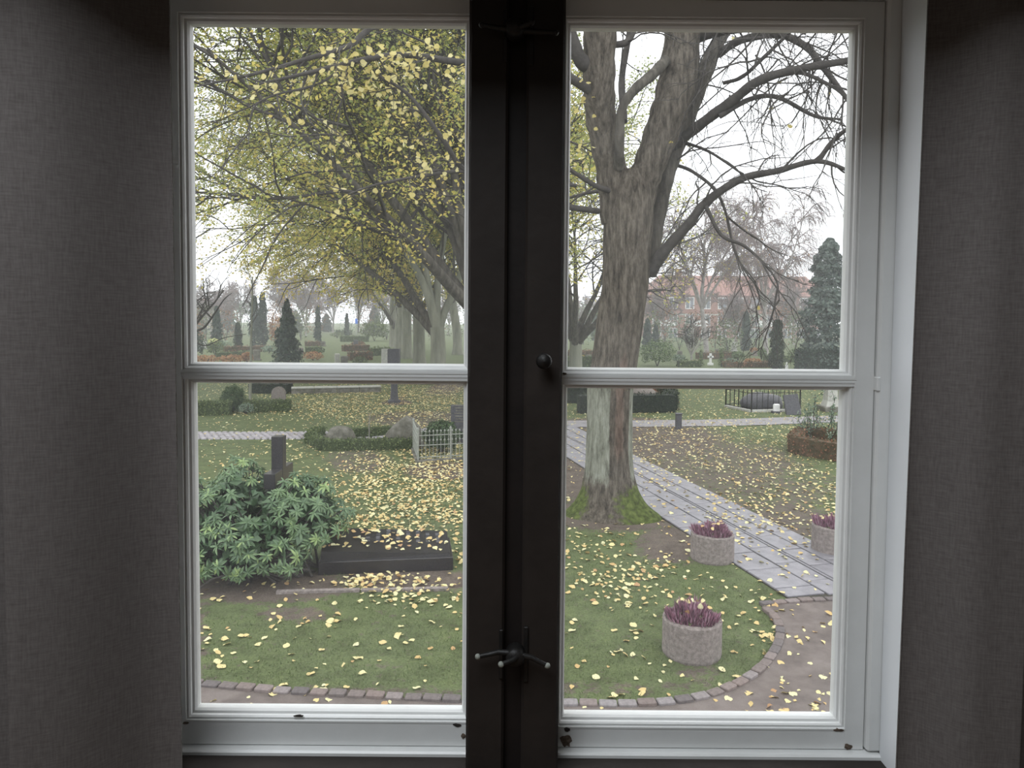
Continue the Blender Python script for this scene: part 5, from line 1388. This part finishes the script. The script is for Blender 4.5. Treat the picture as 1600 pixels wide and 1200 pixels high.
for k, (px, D, w_, yt, pw, lab) in enumerate(((310, 120, 40, 470, .5, 'hazy blue-green evergreen at the far left'), (356, 130, 34, 478, .5, 'hazy evergreen second from far left'), (462, 125, 26, 486, .5, 'hazy evergreen right behind the spruce'), (585, 135, 26, 478, .5, 'hazy evergreen behind the round bush'), (510, 140, 24, 492, .6, 'hazy evergreen left of the vista end'), (905, 110, 26, 500, .5, 'hazy evergreen at the left of the right window'), (931, 100, 16, 482, .4, 'hazy narrow evergreen touching the big trunk'), (888, 105, 16, 508, .5, 'low hazy evergreen at the right window edge'))):
    cone_tree('distant_evergreen', px, 525, w_, yt, lab, n_=500, D=D, power=pw, group='hazy distant evergreens', size=.7)

# ------------------------------------------------------------------ far side through the right window
bush('round_bush', 1027, 572, 56, 40, 'round light green bush right of the big trunk', 'shrub', 1800, .13, cat='bush')
cone_tree('conical_shrub', 1095, 573, 11, 547, 'small conical evergreen left of the white cross', n_=350, power=.5, group='small conical evergreens', cat='shrub', size=.12, m='hedge')
cone_tree('conical_shrub', 1127, 573, 13, 546, 'small conical evergreen right of the white cross', n_=350, power=.5, group='small conical evergreens', cat='shrub', size=.12, m='hedge')
cone_tree('columnar_cypress', 1213, 578, 27, 499, 'dark columnar cypress between the birch and the big conifer', n_=2200, power=.22, m='darkhedge', size=.16)
cone_tree('columnar_cypress', 1165, 548, 18, 486, 'hazy slim cypress between the two birches', n_=700, power=.35)
cone_tree('columnar_cypress', 1011, 548, 18, 498, 'dark slim cypress touching the right side of the big trunk', n_=700, power=.4)
cone_tree('columnar_cypress', 1024, 546, 14, 508, 'short dark cypress right of the slim one by the trunk', n_=500, power=.5)
cone_tree('blue_spruce', 1291, 580, 104, 368, 'tall dark blue-green spruce at the right window edge', m='bluespruce', n_=8000, power=.5, size=.24, top=.02)
hedge('conifer_hedge', [(G(1245, 581), G(1345, 583))], 1.2, 1.35, 'dense grey green hedge below the tall spruce', 'conifer', dens=110, size=.16)
g = G(1110, 571); wc = thing('white_cross', g, 'small white marble cross between two conical evergreens', 'grave marker'); k = g.y / F
MB().bevbox((g.x - 1.7 * k, g.y - .07, 4 * k), (g.x + 1.7 * k, g.y + .07, 19 * k), .015).build('upright', M['whitestone'], wc)
MB().bevbox((g.x - 4.5 * k, g.y - .07, 12 * k), (g.x + 4.5 * k, g.y + .07, 15 * k), .015).build('arm', M['whitestone'], wc)
MB().bevbox((g.x - 4 * k, g.y - .15, 0), (g.x + 4 * k, g.y + .15, 4 * k), .02).build('base', M['whitestone'], wc)
g = G(1229, 579); stt = thing('white_statue', g, 'small white stone figure at the foot of the dark cypress', 'statue'); k = g.y / F
MB().lathe([(2.8 * k, 0), (2.4 * k, 3 * k), (2.8 * k, 5 * k), (2.2 * k, 8.5 * k), (.9 * k, 10 * k), (1.5 * k, 11.2 * k), (1.2 * k, 12.8 * k), (.001, 13.4 * k)], 12, g).build('figure', M['whitestone'], stt, smooth=True)
MB().bevbox((g.x - 3.6 * k, g.y - .14, -.02), (g.x + 3.6 * k, g.y + .14, 2 * k), .02).build('base', M['palestone'], stt)
for px, py, w_, h_, lab, m_ in ((1147, 549, 8, 15, 'tall pale headstone between the birches', 'palestone'), (1120, 553, 6, 8, 'tiny grey headstone behind the right conical evergreen', 'stone'), (1181, 556, 8, 8, 'small brown headstone left of the dark cypress', 'brownstone'), (920, 562, 7, 8, 'tiny grey headstone left of the big trunk', 'stone'), (1062, 556, 8, 8, 'small grey headstone right of the round light bush', 'stone')):
    g = G(px, py); k = g.y / F; r = thing('headstone', g, lab, 'gravestone', 'distant headstones on the right')
    MB().bevbox((g.x - w_ * k / 2, g.y - .12, 0), (g.x + w_ * k / 2, g.y + .12, h_ * k), .06).build('slab', M[m_], r); MB().bevbox((g.x - w_ * k * .65, g.y - .2, -.02), (g.x + w_ * k * .65, g.y + .2, 2 * k), .03).build('base', M[m_], r)
for px, py, w_, h_, lab, m_ in ((1153, 563, 22, 14, 'green mound shrub right of the conical evergreens', 'shrub'), (1175, 568, 26, 8, 'reddish low bed left of the dark cypress', 'orange'), (1143, 568, 16, 8, 'pale silvery mound in the right beds', 'silver'), (1190, 561, 14, 18, 'yellowish green upright shrub left of the dark cypress', 'shrub'), (1085, 572, 14, 9, 'reddish low bed under the small bare tree', 'redhedge'), (1240, 565, 18, 20, 'green shrub between cypress and tall spruce', 'shrub'), (1178, 552, 12, 9, 'tiny orange flowering mound by the right birch', 'orange'), (905, 566, 22, 12, 'yellowish low shrub left of the big trunk', 'lindengold'), (1060, 566, 20, 12, 'grey green mound right of the round light bush', 'silver'), (1130, 556, 16, 12, 'small mound behind the white cross', 'hedge')):
    bush('mound_shrub', px, py, w_, h_, lab, m_, 300, .15, group='distant low mounds right')
for a_, b2, h_, lab, m_ in (((886, 573), (926, 573), .7, 'clipped hedge left of the big trunk', 'hedge'), ((1060, 573), (1092, 573), .4, 'low hedge left of the white cross', 'hedge'), ((1132, 574), (1200, 574), .35, 'low red hedge before the dark cypress', 'redhedge'), ((1090, 561), (1150, 560), .5, 'low hedge behind the conical evergreens', 'redhedge'), ((1195, 566), (1245, 566), .5, 'low green hedge behind the dark cypress', 'hedge'), ((886, 560), (930, 559), .6, 'farther hedge left of the big trunk', 'redhedge')):
    hedge('low_hedge', [(G(*a_), G(*b2))], .6, h_, lab, m_, dens=70, size=.14, group='low plot hedges right')

# red brick apartment block
BD = 120; kx = lambda px: at(px, 510, BD).x; kz = lambda py: at(1130, py, BD).z
bl = thing('apartment_building', (kx(1140), BD, 0), 'long red brick apartment block with tiled roof beyond the birches', 'building')
bx0, bx1, ez, rz = kx(1014), kx(1300), kz(462), kz(428)
MB().box((bx0, BD, 0), (bx1, BD + 11, ez)).build('walls', M['redbrick'], bl)
rf = MB(); v = [(bx0 - .4, BD - .5, ez), (bx1 + .4, BD - .5, ez), (bx1 + .4, BD + 11.5, ez), (bx0 - .4, BD + 11.5, ez), (bx0 + 2.6, BD + 5.5, rz), (bx1 - 2.6, BD + 5.5, rz)]
rf.add(v, [(0, 1, 5, 4), (2, 3, 4, 5)]); rf.add(v, [(3, 0, 4), (1, 2, 5), (0, 2, 1), (0, 3, 2)]); ro = rf.build('roof', M['rooftile'], bl)
for px in (1070, 1150, 1235): c = kx(px); MB().box((c - .5, BD + 4.9, rz - 1), (c + .5, BD + 6, rz + 1.2)).build('chimney', M['redbrick'], ro)
MB().box((bx0 - .03, BD - .12, kz(493)), (bx1 + .03, BD, kz(491))).build('string_course', M['palestone'], bl)
fw = MB().box((-.75, -.1, -1.0), (.75, .05, 1.0)).mesh('window', M['winframe'])
pw_ = MB().box((-.62, -.13, -.88), (-.06, -.09, .88)).box((.06, -.13, -.88), (.62, -.09, .88)).mesh('pane', M['farglass'])
for row_, py in enumerate((474, 500, 522)):
    for c in range(11):
        px = 1026 + c * 25.5
        wv_ = link('window', fw, bl, (kx(px), BD, kz(py))); wv_['_w'] = (kx(px), BD, kz(py)); link('pane', pw_, wv_, (kx(px), BD, kz(py)))
for c in range(5):
    px = 1040 + c * 51; p = (kx(px), BD, kz(509)); q = MB(); q.box((p[0] - 1.4, BD - 1.1, p[2] - .1), (p[0] + 1.4, BD, p[2] + .1)); q.box((p[0] - 1.4, BD - 1.15, p[2]), (p[0] + 1.4, BD - 1.05, p[2] + .9)); q.build('balcony', M['winframe'], bl)
hx = at(312, 495, 150); ho = thing('house', (hx.x, 150, 0), 'small far house with an orange-red roof at the left edge', 'building')
MB().box((hx.x - 4, 150, 0), (hx.x + 4, 158, 4.2)).build('walls', M['ochre'], ho)
rf = MB(); v = [(hx.x - 4.4, 149.6, 4.2), (hx.x + 4.4, 149.6, 4.2), (hx.x + 4.4, 158.4, 4.2), (hx.x - 4.4, 158.4, 4.2), (hx.x - 4.4, 154, 6.6), (hx.x + 4.4, 154, 6.6)]
rf.add(v, [(0, 1, 5, 4), (2, 3, 4, 5)]); rf.add(v, [(3, 0, 4), (1, 2, 5)]); rf.build('roof', M['rooftile'], ho)

# ------------------------------------------------------------------ fallen leaves and grass
hz, nt, p, out = mat('autumn_mist')
nt.nodes.remove(p)
vs = nt.nodes.new('ShaderNodeVolumeScatter'); vs.inputs['Density'].default_value = 0.0026; vs.inputs['Color'].default_value = (.97, .98, 1, 1)
nt.links.new(vs.outputs[0], out.inputs['Volume'])
tag(MB().box((-160, 18, -.5), (160, 230, 45)).build('mist', hz), 'thin pale autumn mist over the far cemetery', 'mist', kind='stuff')
rl_ = np.random.default_rng(55)
DEN = [(610, 632, 170, 26, 130), (650, 660, 110, 22, 80), (420, 665, 150, 26, 16), (640, 775, 105, 62, 230), (690, 760, 60, 70, 280), (560, 715, 110, 26, 42), (400, 715, 100, 30, 14), (620, 915, 85, 14, 300), (650, 938, 70, 9, 220), (720, 900, 25, 70, 110), (480, 930, 120, 20, 26), (340, 1005, 26, 24, 70),
       (1130, 705, 190, 55, 70), (1230, 790, 110, 70, 75), (1150, 628, 190, 24, 26), (970, 640, 90, 10, 60), (985, 905, 110, 44, 95), (900, 880, 60, 50, 75), (1080, 920, 60, 25, 36), (1195, 965, 26, 45, 110), (1265, 1075, 70, 50, 60), (1230, 1095, 90, 26, 110), (1120, 780, 120, 60, 22), (1230, 860, 80, 50, 20), (1275, 722, 50, 14, 70), (540, 700, 130, 10, 70), (380, 646, 90, 6, 40), (900, 700, 50, 60, 20)]
def density(px, py, y):
    d = np.full(px.shape, 20.0)
    for cx, cy, rx, ry, s_ in DEN:
        q = np.sqrt(((px - cx) / rx) ** 2 + ((py - cy) / ry) ** 2); d = np.maximum(d, s_ * np.clip((1.5 - q) / .8, 0, 1))
    return d
zones = [(4.6, 9.5, -5, 6), (9.5, 16, -8, 8), (16, 34, -14, 14)]
LPS = []
for y0, y1, x0, x1 in zones:
    n_ = int((y1 - y0) * (x1 - x0) * 330); P = np.stack((rl_.uniform(x0, x1, n_), rl_.uniform(y0, y1, n_), np.zeros(n_)), 1)
    px, py = project(P); nzv = .55 + .9 * np.abs(np.sin(P[:, 0] * 2.1 + np.sin(P[:, 1] * 1.7) * 2) * np.sin(P[:, 1] * 2.3 + 1.3 * np.sin(P[:, 0] * 1.9)))
    ok = rl_.random(n_) < density(px, py, P[:, 1]) * nzv / 330
    ok &= (px > -300) & (px < 1900)
    LPS.append(P[ok])
LPS = np.concatenate(LPS)
ppx, ppy = project(LPS)
def on_slab(P): return None
# height of what lies below each leaf
zl = np.full(len(LPS), .010)
loc = (LPS[:, :2] - np.array((org.x, org.y))); a_ = loc @ np.array((sn.x, sn.y)); bb_ = -(loc @ np.array((sd.x, sd.y)))
zl = np.where((a_ > 0) & (a_ < 1.62) & (bb_ > 0) & (bb_ < L_), .028, zl)
inp = (LPS[:, :2] - np.array((a0.x, a0.y))); su, sv = inp @ np.array((ux.x, ux.y)), inp @ np.array((uy.x, uy.y))
drop = (su > -.02) & (su < Ls + .02) & (sv > -.02) & (sv < .85)
drop |= (((LPS[:, :2] - np.array((base.x, base.y))) ** 2).sum(1) < .36)
for c, rad, h_ in PL: drop |= (((LPS[:, :2] - np.array((c.x, c.y))) ** 2).sum(1) < (rad + .03) ** 2)
pile = np.exp(-(((ppx - 615) / 75) ** 2 + ((ppy - 912) / 14) ** 2)); zl = zl + rl_.random(len(LPS)) * .05 * pile
LPS[:, 2] = zl; LPS = LPS[~drop]; ppx, ppy = project(LPS)
vis = (((ppx > 306) & (ppx < 722)) | ((ppx > 886) & (ppx < 1312))) & (ppy > 606) & (ppy < 1116)
hid = (((LPS - np.array((-3.2, 8.8, 0))) / np.array((1.15, .8, 9))) ** 2).sum(1) < 1
order = np.argsort(np.where(vis & ~hid, LPS[:, 1], 99 + LPS[:, 1]))
Nl = rl_.normal(size=LPS.shape) * .28 + np.array((0, 0, 1)); FL = frames(Nl, rl_); szl = .035 + .055 * rl_.random(len(LPS)) ** 1.6
# leaves lying on the black ledger stone
nS = 80; su = rl_.uniform(.05, Ls - .06, nS); sv = rl_.uniform(.06, .76, nS)
SPt = np.array([(ms @ Vector((u_, v_, topz(u_, v_) + .02)))[:] for u_, v_ in zip(su, sv)])
lm = MB(); lm.stamp(HEART[0], HEART[1], np.eye(3)[None], np.zeros((1, 3)), [1.0], np.array([.5])); fme = lm.mesh('fallen_leaf', M['fallen1'])
FS = frames(rl_.normal(size=SPt.shape) * .2 + np.array((0, -.12, 1)), rl_)
def put(p_, fr_, s_, label, group):
    o = link('fallen_leaf', fme, None, p_, Matrix(fr_.tolist()), float(s_)); tag(o, label, 'leaf', group)
for q in range(nS): put(SPt[q], FS[q], rl_.uniform(.05, .085), 'yellow fallen leaf lying on the black ledger stone', 'fallen leaves on the ledger stone')
edge_y = np.interp(LPS[:, 0], [p.x for p in edge[:-18]], [p.y for p in edge[:-18]])
for q in order[:236]:
    px, py = ppx[q], ppy[q]; right = px > 800
    ongravel = LPS[q, 1] < edge_y[q] or (LPS[q, 0] > edge[-12].x and py > 945) or (right and px > 1225 and py > 945)
    if ongravel: put(LPS[q], FL[q], szl[q], 'yellow fallen leaf on the %s gravel path' % ('right window\'s' if right else 'left window\'s'), 'fallen leaves on the gravel, %s window' % ('right' if right else 'left'))
    else: put(LPS[q], FL[q], szl[q], 'yellow fallen leaf on the front lawn seen through the %s window' % ('right' if right else 'left'), 'fallen leaves on the front lawn, %s window' % ('right' if right else 'left'))
rest = order[236:]
mb = MB(); near = rest[LPS[rest, 1] < 14]; far_ = rest[LPS[rest, 1] >= 14]
mb.stamp(CURL[0], CURL[1], FL[near], LPS[near], szl[near], rl_.random(len(near)) * .98 + .01)
mb.stamp(DIA[0], DIA[1], FL[far_], LPS[far_] + np.array((0, 0, .01)), szl[far_] * 1.15, rl_.random(len(far_)) * .98 + .01)
tag(mb.build('leaf_litter', M['fallen']), 'carpet of yellow fallen leaves spread over the lawns', 'leaves', kind='stuff')
for k_l, (c, rad, h_) in enumerate(PL):   # leaves caught in the heather
    for q in range(9):
        a, q_ = rl_.random() * 6.28, math.sqrt(rl_.random()) * (rad - .09)
        put((c.x + math.cos(a) * q_, c.y + math.sin(a) * q_, h_ + .10 + .04 * rl_.random() - .5 * q_ ** 2), frames(rl_.normal(size=(1, 3)) * .5 + np.array((0, -.3, 1)), rl_)[0], rl_.uniform(.045, .07),
            'yellow leaf caught in the heather of the ' + ('nearest planter', 'planter beside the slab path', 'planter cut by the frame')[k_l], 'leaves caught in the heather of planter ' + 'one two three'.split()[k_l])
ng = 70000; P = np.stack((rl_.uniform(-4.2, 5, ng), 5.4 + 7.5 * rl_.random(ng) ** 1.3, np.zeros(ng)), 1); px, py = project(P)
mud_ = soft(px, py, MUD); nse = np.array([noise.noise(Vector((p[0] * 1.6, p[1] * 1.6, 1))) for p in P])
edge_y = np.interp(P[:, 0], [p.x for p in edge[:-18]], [p.y for p in edge[:-18]])
loc = P[:, :2] - np.array((org.x, org.y)); a_ = loc @ np.array((sn.x, sn.y)); bb_ = -(loc @ np.array((sd.x, sd.y)))
ok = (mud_ + .5 * nse < .28) & (nse + .5 * np.sin(P[:, 0] * 5 + 2 * np.sin(P[:, 1] * 4)) * np.sin(P[:, 1] * 6) < .38) & (P[:, 1] > edge_y + .06) & ~((a_ > -.05) & (a_ < 1.68) & (bb_ > -2)) & ~((px > 1150) & (py > 940) & (((px - 1080) / 140) ** 2 + ((py - 1000) / 95) ** 2 > 1))
P = P[ok]; BLD = (np.array([(-.09, 0, 0), (.09, 0, 0), (.0, .25, 1.0)]), [(0, 1, 2)])
mb = MB(); mb.stamp(BLD[0], BLD[1], frames(rl_.normal(size=P.shape) * .45 + np.array((0, 0, 1)), rl_), P, rl_.uniform(.02, .042, len(P)), rl_.random(len(P)) * .98 + .01)
tag(mb.build('lawn_grass', M['grassblade']), 'short green grass of the front lawn', 'grass', kind='stuff')
for o in list(bpy.data.objects):
    if '_w' in o: del o['_w']
